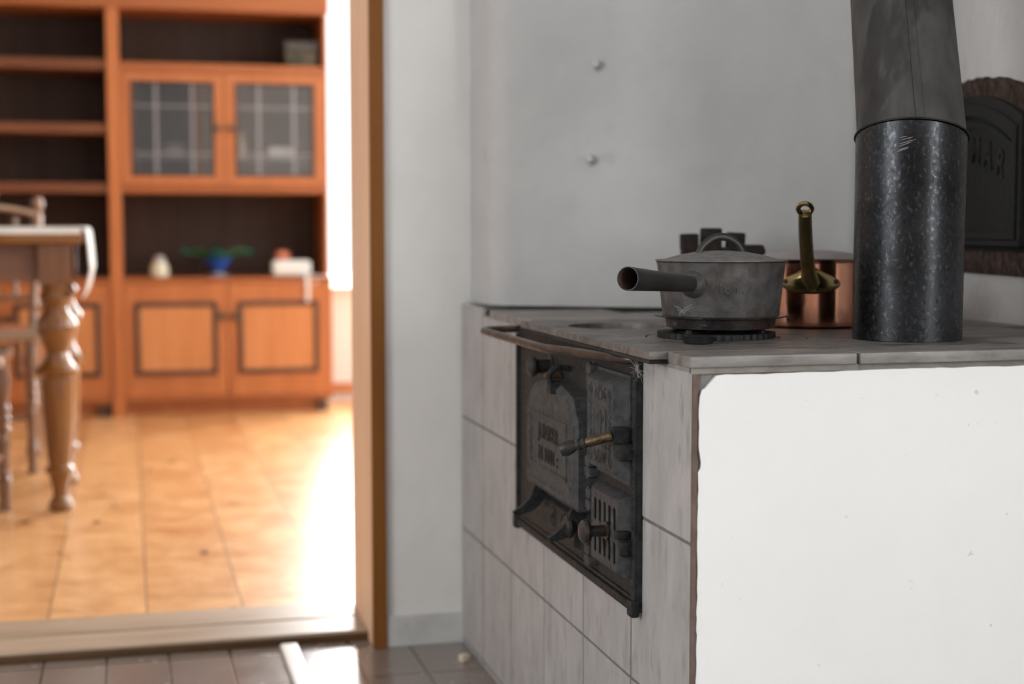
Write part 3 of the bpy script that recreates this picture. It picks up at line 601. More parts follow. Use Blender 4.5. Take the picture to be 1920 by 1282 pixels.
# ------------------------------------------------------------------ saucepan with lid on its trivet
tr = thing('trivet', 'round black iron trivet under the grey saucepan', 'trivet', (0.778, 1.912, TOP))
b = B()
def wavy(r0, r1, z0, z1, c, nt=44):
    n_ = nt*4; P = []
    for i in range(n_):
        a = 2*PI*i/n_; r = r1 + (0.0016 if (i % 4) in (1, 2) else 0)
        P.append((a, r))
    V = [[b.verts.new((c[0]+rr_*math.cos(a), c[1]+rr_*math.sin(a), zz)) for a, r in P for rr_ in [r if k else r0]] for k, zz in ((0, z0), (1, z0), (1, z1), (0, z1))]
    for A_, B_ in zip(V, V[1:]+V[:1]):
        for i in range(n_): b.faces.new((A_[i], A_[(i+1) % n_], B_[(i+1) % n_], B_[i]))
wavy(0.060, 0.079, TOP+0.0005, TOP+0.0075, (0.778, 1.912))
obj('ring', b, m_triv, tr)
b = B()
for k in range(3):
    a = k*2*PI/3+0.3; bx(b, (-0.066, -0.004, 0), (0.066, 0.004, 0.005), 0.001, 1, Matrix.Translation((0.778, 1.912, TOP+0.0008)) @ Matrix.Rotation(a, 4, 'Z'))
obj('spoke', b, m_triv, tr)
for a in (0.45, 2.2, 3.75, 5.5):
    b = B(); lathe(b, [(0.006, 0), (0.005, 0.003), (0.004, 0.0052)], (0.778+0.066*math.cos(a), 1.912+0.066*math.sin(a), TOP+0.0072), 12); obj('foot', b, m_triv, tr)
b = B(); lathe(b, [(0.0165, 0), (0.0190, 0.001), (0.0205, 0.0082), (0.0210, 0.0092), (0.0180, 0.0096), (0, 0.0090)], (0.7085, 1.8015, TOP+0.0003), 28); 
tube(b, [(0.719, 1.817, TOP+0.005), (0.742, 1.850, TOP+0.005)], 0.004, 8); obj('grip', b, m_triv, tr)

oc = Vector((0.785, 1.914, 0.6938))
po = thing('saucepan', 'grey iron saucepan with lid and hollow tube handle on trivet', 'saucepan', oc)
Z = lambda z: z-oc.z
b = B(); lathe(b, [(0.0, Z(0.7105)), (0.0785, Z(0.7105)), (0.0795, Z(0.712)), (0.0820, Z(0.735)), (0.0850, Z(0.762)), (0.0872, Z(0.7805)), (0.0885, Z(0.7838)), (0.0862, Z(0.7842)), (0.084, Z(0.770)), (0.078, Z(0.716)), (0, Z(0.714))], oc, 72)
bo = obj('pot_body', b, m_pot, po)
b = B(); lathe(b, [(0.070, 0.0), (0.0735, 0.0008), (0.0755, 0.012), (0.0762, 0.0145), (0.086, 0.0148), (0.0905, 0.0158), (0.0908, 0.0172), (0.0885, 0.0182), (0.078, 0.0176)], oc, 72); obj('flanged_base', b, m_drum, po, label='dark enamelled base with a projecting flange')
b = B(); lathe(b, [(0.0865, Z(0.7845)), (0.0892, Z(0.7848)), (0.0900, Z(0.7858)), (0.0895, Z(0.7868)), (0.078, Z(0.7875)), (0.060, Z(0.7925)), (0.035, Z(0.7972)), (0.012, Z(0.7988)), (0, Z(0.799))], oc, 72, cap=True)
li = obj('lid', b, m_lid, po)
Rv = Vector((math.cos(_ps), -math.sin(_ps), 0)); Fv = Vector((math.sin(_ps), math.cos(_ps), 0))
b = B(); c0 = oc+Vector((0, 0, Z(0.796)))
hd = (Rv*0.96+Fv*0.28).normalized()
hp_ = smooth_path([c0+hd*-0.033+Vector((0, 0, -0.001)), c0+hd*-0.026+Vector((0, 0, 0.010)), c0+hd*-0.010+Vector((0, 0, 0.0205)), c0+hd*0.008+Vector((0, 0, 0.0208)), c0+hd*0.024+Vector((0, 0, 0.012)), c0+hd*0.033+Vector((0, 0, -0.001))], 7)
tube(b, hp_, 0.0043, 12, flat=1.25); obj('lid_handle', b, m_tube, li)
hdir = (Rv*-0.55+Fv*-0.83).normalized()
A = oc+hdir*0.0835+Vector((0, 0, Z(0.7555))); E = oc+hdir*0.262+Vector((0, 0, Z(0.7680)))
d = (E-A).normalized(); Ln = (E-A).length
b = B(); lathe(b, [(0.0185, -0.004), (0.0180, 0.003), (0.0160, 0.007), (0.0135, 0.011), (0.0122, 0.013)], A, 32, d); obj('boss', b, m_pot, bo)
b = B(); lathe(b, [(0.0105, 0.008), (0.0112, 0.02), (0.0128, Ln*0.55), (0.0150, Ln), (0.0140, Ln), (0.0118, Ln*0.55), (0.0095, 0.03), (0, 0.03)], A, 36, d)
hb = obj('handle', b, m_tube, po, label='dark hollow tube handle')
b = B(); lathe(b, [(0.0138, Ln-0.0006), (0.0116, Ln*0.55), (0.0093, 0.032), (0, 0.032)], A, 36, d, cap=False); obj('tube_lining', b, m_rust, hb)
b = B()
def wrap_text(bm, s, ctr, rad, z, ang0, size):
    adv = 0
    wid = {'1': 0.42, '8': 0.6, ' ': 0.3, 'L': 0.6, '.': 0.3}
    for ch in s:
        wv = wid.get(ch, 0.55)*size; a = ang0+(adv+wv/2)/rad; adv += wv
        if ch == ' ': continue
        dv = Rv*math.sin(a)-Fv*math.cos(a); tx = Rv*math.cos(a)+Fv*math.sin(a)
        q = Vector((ctr.x, ctr.y, z))+dv*rad
        text(bm, ch, Matrix(((tx.x, 0, dv.x, q.x), (tx.y, 0, dv.y, q.y), (tx.z, 1, dv.z, q.z), (0, 0, 0, 1))), size, 0.0005)
wrap_text(b, '18 L.', oc, 0.0838, 0.7490, -0.18, 0.017); obj('lettering', b, m_pot, bo, smooth=0)

# ------------------------------------------------------------------ copper pan with brass handle, lid
cc = Vector((1.0044, 2.0915, TOP+0.0005))
cp = thing('copper_pan', 'round copper pan with domed grey lid and upright brass handle', 'pan', cc)
R_ = 0.086
b = B(); lathe(b, [(0, 0.003), (R_-0.006, 0.0), (R_-0.001, 0.0035), (R_, 0.010), (R_, 0.095), (R_+0.0015, 0.0985), (R_+0.002, 0.1005), (R_-0.0008, 0.1010), (R_-0.002, 0.097), (R_-0.002, 0.006), (0, 0.006)], cc, 96); obj('pan_body', b, m_copper, cp)
b = B(); lathe(b, [(R_-0.004, 0.1010), (R_+0.003, 0.1012), (R_+0.0036, 0.1030), (R_-0.002, 0.1045), (0.060, 0.1105), (0.030, 0.1145), (0, 0.1155)], cc, 72); obj('lid', b, m_tin, cp)
fdv = Vector((-0.433, -0.901, 0)).normalized(); Sv = Vector((0.901, -0.433, 0)).normalized()
FC = cc+fdv*R_+Vector((0, 0, 0.070))
b = B()
# flange: a curved oval plate that follows the pan wall, swelling into the stem
nu, nv = 28, 14; V = []
for j in range(nv+1):
    row = []
    for i in range(nu+1):
        s_ = -1+2*i/nu; q_ = -1+2*j/nv
        # oval mapping (square to disc)
        ex = s_*math.sqrt(1-q_*q_/2); ez = q_*math.sqrt(1-s_*s_/2)
        a = ex*0.0445/R_; zz = ez*0.0150-0.0015 + (0.013*(1-abs(ex))**2.2 if ez > 0 else 0)
        rr2 = min(1.0, ex*ex+ez*ez); th_ = 0.0002+0.0085*(1-rr2)**0.55*(0.45+0.55*math.exp(-(ex*1.9)**2))
        dv = fdv*math.cos(a)+Sv*math.sin(a)
        row.append(b.verts.new(cc+dv*(R_+0.0005+th_)+Vector((0, 0, 0.068+zz))))
    V.append(row)
for j in range(nv):
    for i in range(nu): b.faces.new((V[j][i], V[j][i+1], V[j+1][i+1], V[j+1][i]))
stp = smooth_path([(0.9690, 2.0170, 0.7480), (0.9630, 2.0090, 0.7580), (0.9490, 1.9901, 0.7892), (0.9301, 1.9566, 0.8277), (0.9185, 1.9340, 0.8500)], 7)
rad = [0.0190-0.0085*min(1, k/10) if k < 11 else 0.0105-0.0012*(k-10)/18 for k in range(len(stp))]
tube(b, stp, rad, 18, flat=0.8)
he = obj('handle', b, m_brass, cp, label='cast brass handle')
b = B(); tdir = (stp[-1]-stp[-3]).normalized(); ce = stp[-1]+tdir*0.010; side = Sv; upv = tdir
tube(b, [ce+(side*math.cos(2*PI*i/28)*0.0092+upv*math.sin(2*PI*i/28)*0.0112) for i in range(28)], 0.0036, 10, closed=True); obj('hanging_eye', b, m_brass, he)
for s_, zz in ((-0.036, 0.0700), (0.0, 0.0655), (0.036, 0.0700)):
    a = s_/R_; dv = fdv*math.cos(a)+Sv*math.sin(a)
    b = B(); lathe(b, [(0.0036, 0), (0.0034, 0.0012), (0.002, 0.0022), (0, 0.0025)], cc+dv*(R_+(0.0082 if s_ == 0 else 0.0030))+Vector((0, 0, zz)), 14, dv); obj('rivet', b, m_brassd, he)

# ------------------------------------------------------------------ dark toothed block behind the copper pan
gc = Vector((0.965, 2.370, TOP+0.0005))
gr = thing('fire_grate', 'dark charred iron fire grate with upright teeth behind the copper pan', 'grate', gc)
gm = Matrix.Translation(gc) @ Matrix.Rotation(-_ps, 4, 'Z')
b = B(); bx(b, (-0.060, -0.030, 0), (0.062, 0.030, 0.030), 0.004, 2, gm); bx(b, (-0.060, -0.026, 0.030), (0.078, 0.026, 0.116), 0.004, 2, gm); obj('base', b, m_char, gr)
for lo, hi, a in (((-0.058, -0.022, 0.112), (-0.030, 0.022, 0.140), -0.06), ((-0.029, -0.024, 0.112), (0.003, 0.024, 0.148), 0.03), ((0.010, -0.022, 0.112), (0.038, 0.022, 0.142), 0.10)):
    b = B(); bx(b, lo, hi, 0.003, 2, gm @ Matrix.Rotation(a*0.5, 4, 'Y')); obj('tooth', b, m_char, gr)
b = B(); bx(b, (0.030, -0.03, 0.100), (0.075, 0.02, 0.120), 0.003, 2, gm); obj('lug', b, m_char, gr)

# ------------------------------------------------------------------ baking oven door in the right wall
wd = Vector((-0.1991, -0.98, 0)); wn = Vector((-0.98, 0.1991, 0))     # along the wall (towards the viewer), out of the wall
def ow(y0, z0, off): 
    o_ = Vector((rwx(y0), y0, z0))+wn*off
    return Matrix(((wd.x, 0, wn.x, o_.x), (wd.y, 0, wn.y, o_.y), (0, 1, 0, o_.z), (0, 0, 0, 1)))
OY = 2.275
def arch(hw, z0, apex, R, n=44):
    P = [(hw, z0)]
    for i in range(n+1):
        x = hw-2*hw*i/n; P.append((x, apex-(R-math.sqrt(R*R-x*x))))
    P.append((-hw, z0)); return P
bd = thing('baking_oven', 'black arched cast iron baking oven door set in sooty brick', 'oven', (rwx(OY), OY, 0.755))
b = B(); mo = ow(OY, 0, -0.004)
o1 = arch(0.300, 0.757, 1.077, 0.95); i1 = arch(0.255, 0.79, 1.050, 0.70)
o1 = [(x+random.uniform(-0.001, 0.001), z+random.uniform(-0.0016, 0.0016)) for x, z in o1]
holed(b, [o1, i1], mo, 0.012, 0.002)
bmesh.ops.subdivide_edges(b, edges=b.edges[:], cuts=1)
obj('brick_surround', b, m_brick, bd, label='rough brown sooty brick surround')
b = B()
for x, z, s_ in ((0.03, 1.063, 0.011), (0.052, 1.0625, 0.007)): bx(b, (x, z-0.0018, 0.0085), (x+s_, z+0.0018, 0.0105), 0.0008, 1, mo)
obj('limewash_fleck', b, m_plaster, bd)
b = B(); holed(b, [arch(0.253, 0.806, 1.048, 0.70), arch(0.222, 0.822, 1.016, 0.52)], ow(OY, 0, 0.001), 0.016, 0.002); holed(b, [arch(0.240, 0.813, 1.034, 0.62), arch(0.224, 0.821, 1.018, 0.53)], ow(OY, 0, 0.017), 0.004, 0.0015)
obj('door_frame', b, m_oven, bd)
b = B(); prism(b, arch(0.224, 0.820, 1.018, 0.52), ow(OY, 0, 0.001), 0.008); 
holed(b, [arch(0.214, 0.824, 1.008, 0.46), arch(0.203, 0.834, 0.997, 0.44)], ow(OY, 0, 0.008), 0.004, 0.001)
dl = obj('door_leaf', b, m_oven, bd)
b = B(); Rt = 0.46
for ch, x in zip('WEIMAR', (-0.118, -0.068, -0.022, 0.052, 0.110, 0.163)):
    x -= 0.008
    z = 0.958-(Rt-math.sqrt(Rt*Rt-x*x)); a = math.atan2(x, math.sqrt(Rt*Rt-x*x))
    text(b, ch, ow(OY, 0, 0.0095) @ Matrix.Translation((x, z, 0)) @ Matrix.Rotation(-a*0.8, 4, 'Z'), 0.060, 0.0024, 0.95)
obj('lettering', b, m_dark, dl, smooth=0); b = B(); text(b, 'N 2', ow(OY, 0, 0.0095) @ Matrix.Translation((-0.045, 0.893, 0)), 0.060, 0.0024, 0.95)
obj('lettering', b, m_dark, dl, smooth=0)
b = B(); bx(b, (-0.255, 0.776, -0.002), (0.255, 0.806, 0.004), 0.001, 1, ow(OY, 0, 0.0)); obj('sill_gap', b, m_black, bd)
b = B(); bx(b, (-0.26, 0.800, 0.0), (0.26, 0.810, 0.020), 0.003, 2, ow(OY, 0, 0.0)); obj('sill_bar', b, m_oven, bd)

# ------------------------------------------------------------------ small kitchen things
bn = Vector((-0.476, -0.879, 0))
def breast_pt(x, z): 
    t = (x-0.664)/(1.262-0.664); return Vector((x, 2.742-0.324*t, z))
for x, z, lab in ((0.838, 1.127, 'upper whitewashed peg on the chimney breast'), (0.829, 0.955, 'lower whitewashed peg on the chimney breast')):
    p0 = breast_pt(x, z)
    b = B(); lathe(b, [(0.014, -0.002), (0.010, 0.002), (0.0075, 0.006), (0.0080, 0.013), (0.0062, 0.017), (0, 0.0185)], p0-p0, 24, bn+Vector((0, 0, 0.12)))
    o = solo(obj('wall_peg', b, m_breast), lab, 'peg', 'whitewashed wall pegs'); o.location = p0
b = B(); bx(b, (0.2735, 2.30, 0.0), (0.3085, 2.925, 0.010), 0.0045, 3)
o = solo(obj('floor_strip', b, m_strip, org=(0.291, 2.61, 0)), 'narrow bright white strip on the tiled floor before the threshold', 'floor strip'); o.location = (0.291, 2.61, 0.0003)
b = B(); bx(b, (-0.009, -0.008, 0), (0.009, 0.008, 0.015), 0.003, 2, Matrix.Rotation(0.4, 4, 'Z')); o = solo(obj('crumb', b, m_crumb), 'small beige crumb on the floor tiles beside the stove', 'crumb'); o.location = (0.607, 2.745, 0.0003)
def web(name, c, sp, label, n=16):
    b = B()
    for k in range(n):
        p = Vector(c)+Vector([random.uniform(-1, 1)*s*0.25 for s in sp]); q = Vector(c)+Vector([random.uniform(-1, 1)*s for s in sp])
        m_ = (p+q)/2+Vector([random.uniform(-1, 1)*s*0.15 for s in sp]); tube(b, smooth_path([p, m_, q], 4), random.uniform(0.00006, 0.00015), 4)
    o = solo(obj(name, b, m_web, org=c), label, 'cobweb', kind='stuff'); o.location = c
web('cobweb', (0.617, 1.775, 0.652), (0.007, 0.02, 0.016), 'grey cobweb between stove rail and worktop corner', 34)
web('cobweb', oc+Rv*-0.060-Fv*0.066+Vector((0, 0, 0.024)), (0.014, 0.006, 0.012), 'wispy cobweb at the foot of the saucepan', 8)

# ------------------------------------------------------------------ wall unit in the room beyond
Y0 = 6.75; YB = 7.13
wu = thing('wall_unit', 'tall orange wood wall unit with open shelves and glazed cupboard', 'cabinet', (0.0, 6.94, 0))
def pb(name, lo, hi, m, parent=wu, bev=0.003, label=None):
    b = B(); bx(b, lo, hi, bev); return obj(name, b, m, parent, label=label)
def pbs(name, boxes, m, parent=wu, bev=0.003, label=None):
    b = B()
    for lo, hi in boxes: bx(b, lo, hi, bev)
    return obj(name, b, m, parent, label=label)
XL, XR = -1.00, 0.868
pb('divider', (-0.083, Y0-0.012, 0.0), (-0.029, YB, 1.845), m_cab)
pb('side_panel', (XR-0.012, Y0, 0.612), (XR+0.006, YB, 1.845), m_cab); pb('side_panel', (XL, Y0, 0.0), (XL+0.022, YB, 1.845), m_cab)
pb('top_board', (XL, Y0-0.02, 1.775), (XR+0.012, YB, 1.86), m_cabh)
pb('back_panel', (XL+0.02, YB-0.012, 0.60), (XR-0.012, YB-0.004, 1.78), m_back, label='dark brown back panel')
pb('counter', (XL, Y0-0.008, 0.588), (XR+0.016, YB, 0.611), m_cabh)
for z0, z1 in ((1.512, 1.556), (1.236, 1.280), (0.981, 1.025)): pb('shelf', (XL+0.022, Y0+0.004, z0), (-0.083, YB-0.012, z1), m_shelf_shaded)
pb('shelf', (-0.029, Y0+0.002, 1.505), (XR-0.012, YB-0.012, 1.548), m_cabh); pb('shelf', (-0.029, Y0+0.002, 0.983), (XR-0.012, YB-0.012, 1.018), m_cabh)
pb('shelf', (-0.029, Y0+0.06, 1.128), (XR-0.012, YB-0.012, 1.140), m_greyglass, label='grey glass shelf')
def glazed(x0, x1, z0, z1):
    t = 0.042; tz = 0.035
    d = pbs('glass_door', [((x0, Y0-0.004, z0), (x0+t, Y0+0.018, z1)), ((x1-t, Y0-0.004, z0), (x1, Y0+0.018, z1)), ((x0+t, Y0-0.004, z0), (x1-t, Y0+0.018, z0+tz)), ((x0+t, Y0-0.004, z1-tz), (x1-t, Y0+0.018, z1))], m_cab)
    xa, xb, za, zb_ = x0+t, x1-t, z0+tz, z1-tz
    pb('pane', (xa, Y0+0.008, za), (xb, Y0+0.011, zb_), m_cabglass, d, 0)
    cs = []
    wv = xb-xa
    for f in (0.30, 0.74): cs.append(((xa+wv*f-0.005, Y0+0.004, za), (xa+wv*f+0.005, Y0+0.0085, zb_)))
    for f in (0.24, 0.74): cs.append(((xa, Y0+0.005, za+(zb_-za)*f-0.003), (xb, Y0+0.0082, za+(zb_-za)*f+0.003)))
    pbs('came', cs, m_came, d, 0.001)
    pbs('bead', [((xa, Y0-0.009, za), (xa+0.016, Y0+0.006, zb_)), ((xb-0.012, Y0-0.009, za), (xb, Y0+0.006, zb_)), ((xa, Y0-0.007, za), (xb, Y0+0.006, za+0.010)), ((xa, Y0-0.007, zb_-0.010), (xb, Y0+0.006, zb_))], m_bead, d, 0.003)
    return d
g1 = glazed(-0.027, 0.415, 1.020, 1.503); g2 = glazed(0.419, 0.855, 1.020, 1.503)
for d_, x in ((g1, 0.388), (g2, 0.446)): pbs('handle', [((x-0.020, Y0-0.016, 1.262), (x+0.020, Y0-0.003, 1.272)), ((x-0.006, Y0-0.020, 1.252), (x+0.006, Y0-0.003, 1.282))], m_antique, d_, 0.003)
def lower(x0, x1, hx):
    d = pb('door', (x0, Y0-0.002, 0.082), (x1, Y0+0.018, 0.586), m_cab)
    m_ = 0.042 if x1-x0 > 0.4 else 0.05
    a, c, e, f = x0+m_, x1-m_, 0.178, 0.505
    pb('panel', (a+0.02, Y0-0.006, e+0.02), (c-0.02, Y0+0.002, f-0.02), m_panel, d, 0.002)
    t = 0.024
    pbs('bead', [((a, Y0-0.014, e), (a+t, Y0, f)), ((c-t, Y0-0.014, e), (c, Y0, f)), ((a+t*0.8, Y0-0.013, e), (c-t*0.8, Y0, e+t)), ((a+t*0.8, Y0-0.013, f-t), (c-t*0.8, Y0, f))], m_bead, d, 0.006)
    pbs('handle', [((hx-0.022, Y0-0.016, 0.432), (hx+0.022, Y0-0.001, 0.444)), ((hx-0.007, Y0-0.022, 0.420), (hx+0.007, Y0-0.001, 0.456))], m_antique, d, 0.003)
lower(-0.027, 0.417, 0.392); lower(0.421, 0.866, 0.448); lower(-0.53, -0.085, -0.508); lower(-0.978, -0.534, -0.558)
pb('side_panel', (XR-0.002, Y0-0.002, 0.078), (XR+0.016, YB, 0.588), m_cab)
pb('base_rail', (XL, Y0-0.002, 0.058), (XR+0.014, YB, 0.080), m_cabh); pb('plinth', (XL+0.04, Y0+0.05, 0.0), (XR-0.035, YB-0.02, 0.058), m_cab)
pb('foot', (XR-0.055, Y0+0.02, 0.0), (XR-0.005, Y0+0.07, 0.058), m_bead); pb('foot', (-0.145, Y0+0.02, 0.0), (-0.09, Y0+0.07, 0.058), m_bead)

# ------------------------------------------------------------------ things on the wall unit
def px(x, y): return x
tb = thing('tin_box', 'dark green patterned tin box on the top right shelf', 'box', (0.765, 6.88, 1.5485))
b = B(); bx(b, (0.692, 6.80, 1.549), (0.838, 6.96, 1.628), 0.006); obj('box', b, m_tinbox, tb)
b = B(); bx(b, (0.689, 6.797, 1.626), (0.841, 6.963, 1.662), 0.006); obj('lid', b, m_tinlid, tb)
jr = thing('jar', 'squat cream jar with grey lid at the left of the counter', 'jar', (0.128, 6.82, 0.6115))
b = B(); lathe(b, [(0.036, 0), (0.041, 0.004), (0.042, 0.035), (0.037, 0.055), (0.026, 0.066), (0.024, 0.068), (0, 0.068)], jr.location, 32); obj('jar_body', b, m_jar, jr)
b = B(); lathe(b, [(0.027, 0.066), (0.028, 0.070), (0.026, 0.082), (0.014, 0.096), (0, 0.098)], jr.location, 32); obj('jar_lid', b, m_jarlid, jr)
bw = thing('glass_bowl', 'flared green and blue glass bowl on the counter', 'bowl', (0.385, 6.84, 0.6115))
b = B(); lathe(b, [(0.050, 0), (0.052, 0.003), (0.040, 0.010), (0.018, 0.018), (0.020, 0.026)], bw.location, 40); obj('foot', b, m_clear, bw)
b = B(); lathe(b, [(0.018, 0.020), (0.032, 0.035), (0.052, 0.060), (0.066, 0.082), (0.070, 0.088), (0.064, 0.088), (0.045, 0.062), (0.022, 0.036), (0, 0.030)], bw.location, 40); obj('bowl', b, m_blue, bw)
b = B(); lathe(b, [(0.060, 0.078), (0.085, 0.096), (0.120, 0.106), (0.155, 0.112), (0.157, 0.116), (0.120, 0.113), (0.082, 0.102), (0.060, 0.086)], bw.location, 56)
for v in b.verts:
    q = v.co-bw.location; a = math.atan2(q.y, q.x); r_ = q.to_2d().length
    if r_ > 0.07: v.co.z += math.sin(a*5)*0.016*(r_-0.07)/0.09
obj('rim', b, m_green, bw)
ds = thing('butter_dish', 'white ceramic dish with a red knob at the right of the counter', 'dish', (0.708, 6.82, 0.6115))
b = B(); bx(b, (0.620, 6.77, 0.6118), (0.796, 6.87, 0.684), 0.018, 4); obj('dish', b, m_white, ds)
b = B(); lathe(b, [(0.012, 0.070), (0.030, 0.076), (0.036, 0.092), (0.030, 0.108), (0.014, 0.116), (0, 0.117)], (0.672, 6.84, 0.6115), 28); obj('knob', b, m_salmon, ds)
b = B(); bx(b, (0.755, 6.725, 0.6118), (0.868, 6.80, 0.6155), 0.0005); bx(b, (0.765, 6.7235, 0.50), (0.782, 6.7255, 0.6155), 0.0004); bx(b, (0.765, 6.7235, 0.6118), (0.782, 6.74, 0.6155), 0.0004)
o = solo(obj('paper', b, m_paper, org=(0.80, 6.75, 0.61)), 'white paper sheet with a strip hanging over the counter edge', 'paper'); o.location = (0.80, 6.75, 0.61)
def lone(name, prof, loc, m, label, cat, n=28):
    b = B(); lathe(b, prof, (0, 0, 0), n); o = solo(obj(name, b, m), label, cat); o.location = loc; return o
lone('ornament', [(0.016, 0), (0.020, 0.004), (0.013, 0.02), (0.020, 0.05), (0.017, 0.075), (0.010, 0.085), (0.014, 0.10), (0.008, 0.112), (0, 0.114)], (0.498, 6.88, 1.1405), m_tan, 'small tan upright ornament behind the right glass door', 'ornament')
b = B(); lathe(b, [(0.0, -0.055), (0.024, -0.055), (0.028, -0.03), (0.027, 0.05), (0.018, 0.062), (0, 0.064)], (0, 0, 0.028), 28, (1, 0.1, 0))
o = solo(obj('ornament', b, m_white), 'white rounded ornament lying behind the right glass door', 'ornament'); o.location = (0.672, 6.88, 1.1405)
lone('glass_cup', [(0.030, 0), (0.036, 0.004), (0.052, 0.045), (0.055, 0.060), (0.051, 0.060), (0.034, 0.008), (0, 0.006)], (0.196, 6.88, 1.1405), m_greyglass, 'dim grey glass behind the left glass door', 'glass')

# ------------------------------------------------------------------ dining table
TX0, TX1, TY0, TY1, TZ = -1.35, -0.128, 4.46, 5.10, 0.829
tbx = thing('dining_table', 'amber wooden table with turned legs before the wall unit', 'table', ((TX0+TX1)/2, (TY0+TY1)/2, 0))
pb('table_top', (TX0, TY0, 0.784), (TX1, TY1, TZ), m_table, tbx, 0.010)
pbs('apron', [((TX0+0.08, TY0+0.075, 0.676), (TX1-0.09, TY0+0.100, 0.784)), ((TX0+0.08, TY1-0.100, 0.676), (TX1-0.09, TY1-0.075, 0.784)), ((TX1-0.115, TY0+0.08, 0.676), (TX1-0.09, TY1-0.08, 0.784)), ((TX0+0.09, TY0+0.08, 0.676), (TX0+0.115, TY1-0.08, 0.784))], m_apron, tbx, 0.002)
legp = [(0.026, 0.0), (0.034, 0.006), (0.036, 0.022), (0.022, 0.045), (0.024, 0.075), (0.032, 0.105), (0.043, 0.118), (0.043, 0.128), (0.032, 0.138), (0.036, 0.16), (0.046, 0.30), (0.051, 0.385), (0.050, 0.395), (0.064, 0.405), (0.066, 0.420), (0.050, 0.432), (0.036, 0.450), (0.032, 0.468), (0.046, 0.500), (0.059, 0.535), (0.057, 0.560), (0.040, 0.582), (0.033, 0.600), (0.044, 0.618), (0.047, 0.632), (0.038, 0.648), (0.044, 0.662), (0.044, 0.668)]
for x in (TX1-0.082, TX0+0.082):
    for y in (TY0+0.080, TY1-0.080):
        b = B(); lathe(b, legp, (x, y, 0.0), 36); bx(b, (x-0.046, y-0.046, 0.666), (x+0.046, y+0.046, 0.784), 0.004); obj('leg', b, m_tleg, tbx)
b = B()
prof = [(TX0+0.05, TZ+0.0004), (TX1-0.02, TZ+0.0004), (TX1-0.004, TZ+0.0004), (TX1+0.003, TZ-0.002), (TX1+0.007, TZ-0.012), (TX1+0.012, TZ-0.06), (TX1+0.016, TZ-0.12), (TX1+0.004, 0.655), (TX1-0.006, 0.628)]
top_ = [(p[0], p[1]) for p in prof]; out_ = []
for i, p in enumerate(top_):
    a = Vector(top_[max(0, i-1)]); c = Vector(top_[min(len(top_)-1, i+1)]); dd = (c-a).normalized(); nn = Vector((-dd.y, dd.x)); out_.append((p[0]+nn.x*0.004, p[1]+nn.y*0.004))
prism(b, top_+list(reversed(out_)), Matrix(((1, 0, 0, 0), (0, 0, -1, TY1-0.05), (0, 1, 0, 0), (0, 0, 0, 1))), TY1-TY0-0.055)
bx(b, (TX0+0.05, TY0-0.0045, TZ-0.017), (TX1-0.006, TY0-0.0008, TZ+0.0045), 0.0012); bx(b, (TX0+0.05, TY0-0.0045, TZ+0.0006), (TX1-0.006, TY0+0.012, TZ+0.0046), 0.0012)
o = solo(obj('table_runner', b, m_runner, org=((TX0+TX1)/2, (TY0+TY1)/2, TZ), smooth=60), 'white cloth runner on the table draped over its right end', 'table runner'); o.location = ((TX0+TX1)/2, (TY0+TY1)/2, TZ+0.0004)

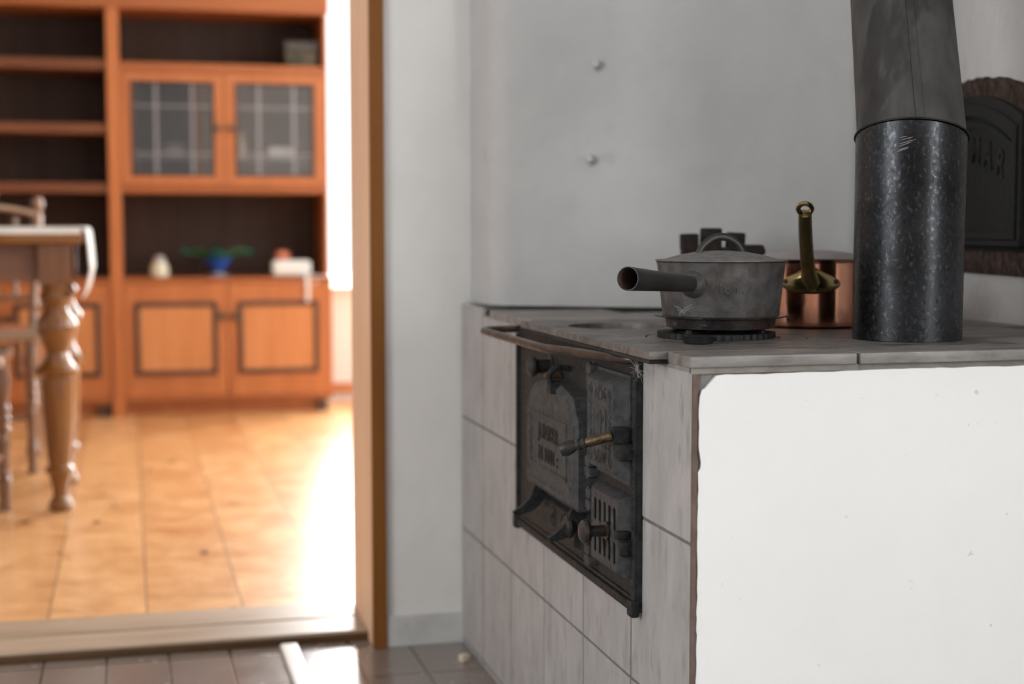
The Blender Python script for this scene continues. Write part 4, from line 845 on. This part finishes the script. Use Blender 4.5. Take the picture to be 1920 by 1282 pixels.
# ------------------------------------------------------------------ chairs
def chair(label, loc, rz):
    t = thing('dining_chair', label, 'chair', loc, 'turned wooden chairs at the table', rebase=False, rz=rz)
    W, D_, SH = 0.40, 0.40, 0.485
    b = B(); bx(b, (-W/2-0.01, -D_/2-0.01, SH-0.035), (W/2+0.01, D_/2, SH), 0.012, 3); obj('seat', b, m_seat, t)
    fl = [(0.014, 0), (0.020, 0.004), (0.017, 0.03), (0.021, 0.09), (0.014, 0.10), (0.022, 0.112), (0.015, 0.125), (0.021, 0.20), (0.014, 0.225), (0.023, 0.240), (0.015, 0.255), (0.023, 0.270), (0.015, 0.285), (0.023, 0.300), (0.015, 0.315), (0.021, 0.34), (0.027, 0.38), (0.020, 0.42), (0.021, SH-0.03)]
    for s in (-1, 1):
        b = B(); lathe(b, fl, (s*(W/2-0.025), -D_/2+0.03, 0), 20); obj('leg', b, m_chair, t)
        b = B(); tube(b, smooth_path([(s*(W/2-0.03), D_/2+0.02, 0.0), (s*(W/2-0.03), D_/2-0.015, 0.25), (s*(W/2-0.03), D_/2-0.02, SH)], 6), 0.016, 14); obj('leg', b, m_chair, t)
        b = B(); ax_ = (s*0.05, 0.13, 1.0)
        lathe(b, [(0.017, 0), (0.019, 0.04), (0.014, 0.06), (0.021, 0.08), (0.014, 0.10), (0.018, 0.16), (0.019, 0.26), (0.013, 0.285), (0.020, 0.30), (0.021, 0.40), (0.014, 0.415), (0.021, 0.432), (0.022, 0.452), (0.014, 0.47), (0, 0.474)], (s*(W/2-0.035), D_/2-0.025, SH-0.01), 20, ax_); obj('back_post', b, m_chair, t)
    b = B()
    pts_ = [(x, D_/2-0.025+0.047+0.02*(1-(x/0.19)**2), 0.875+0.03*(1-(x/0.19)**2)) for x in [-0.185+0.37*i/10 for i in range(11)]]
    tube(b, pts_, [0.030]*11, 14, flat=2.2 if False else 0.36); 
    obj('crest_rail', b, m_seat, t)
    b = B(); tube(b, [(-0.17, D_/2-0.008, 0.58), (0.17, D_/2-0.008, 0.58)], 0.011, 12); obj('back_rail', b, m_chair, t)
    for x in (-0.105, -0.035, 0.035, 0.105):
        b = B(); tube(b, [(x, D_/2-0.008, 0.585), (x*1.02, D_/2+0.036, 0.87)], 0.010, 12); obj('spindle', b, m_chair, t)
    b = B()
    for y0, y1 in (((-D_/2+0.03), (D_/2-0.01)),):
        for s in (-1, 1): tube(b, [(s*(W/2-0.027), y0, 0.17), (s*(W/2-0.03), y1, 0.17)], 0.010, 10)
    tube(b, [(-W/2+0.027, 0.0, 0.17), (W/2-0.027, 0.0, 0.17)], 0.010, 10); obj('stretcher', b, m_chair, t)
    return t
chair('turned wooden chair behind the table, its back showing above the table top', (-0.505, 5.43, 0), 0.0)
chair('turned wooden chair pushed in at the near side of the table', (-0.545, 4.42, 0), PI)
for o in S.objects:
    if 'rebase' in o.keys(): del o['rebase']
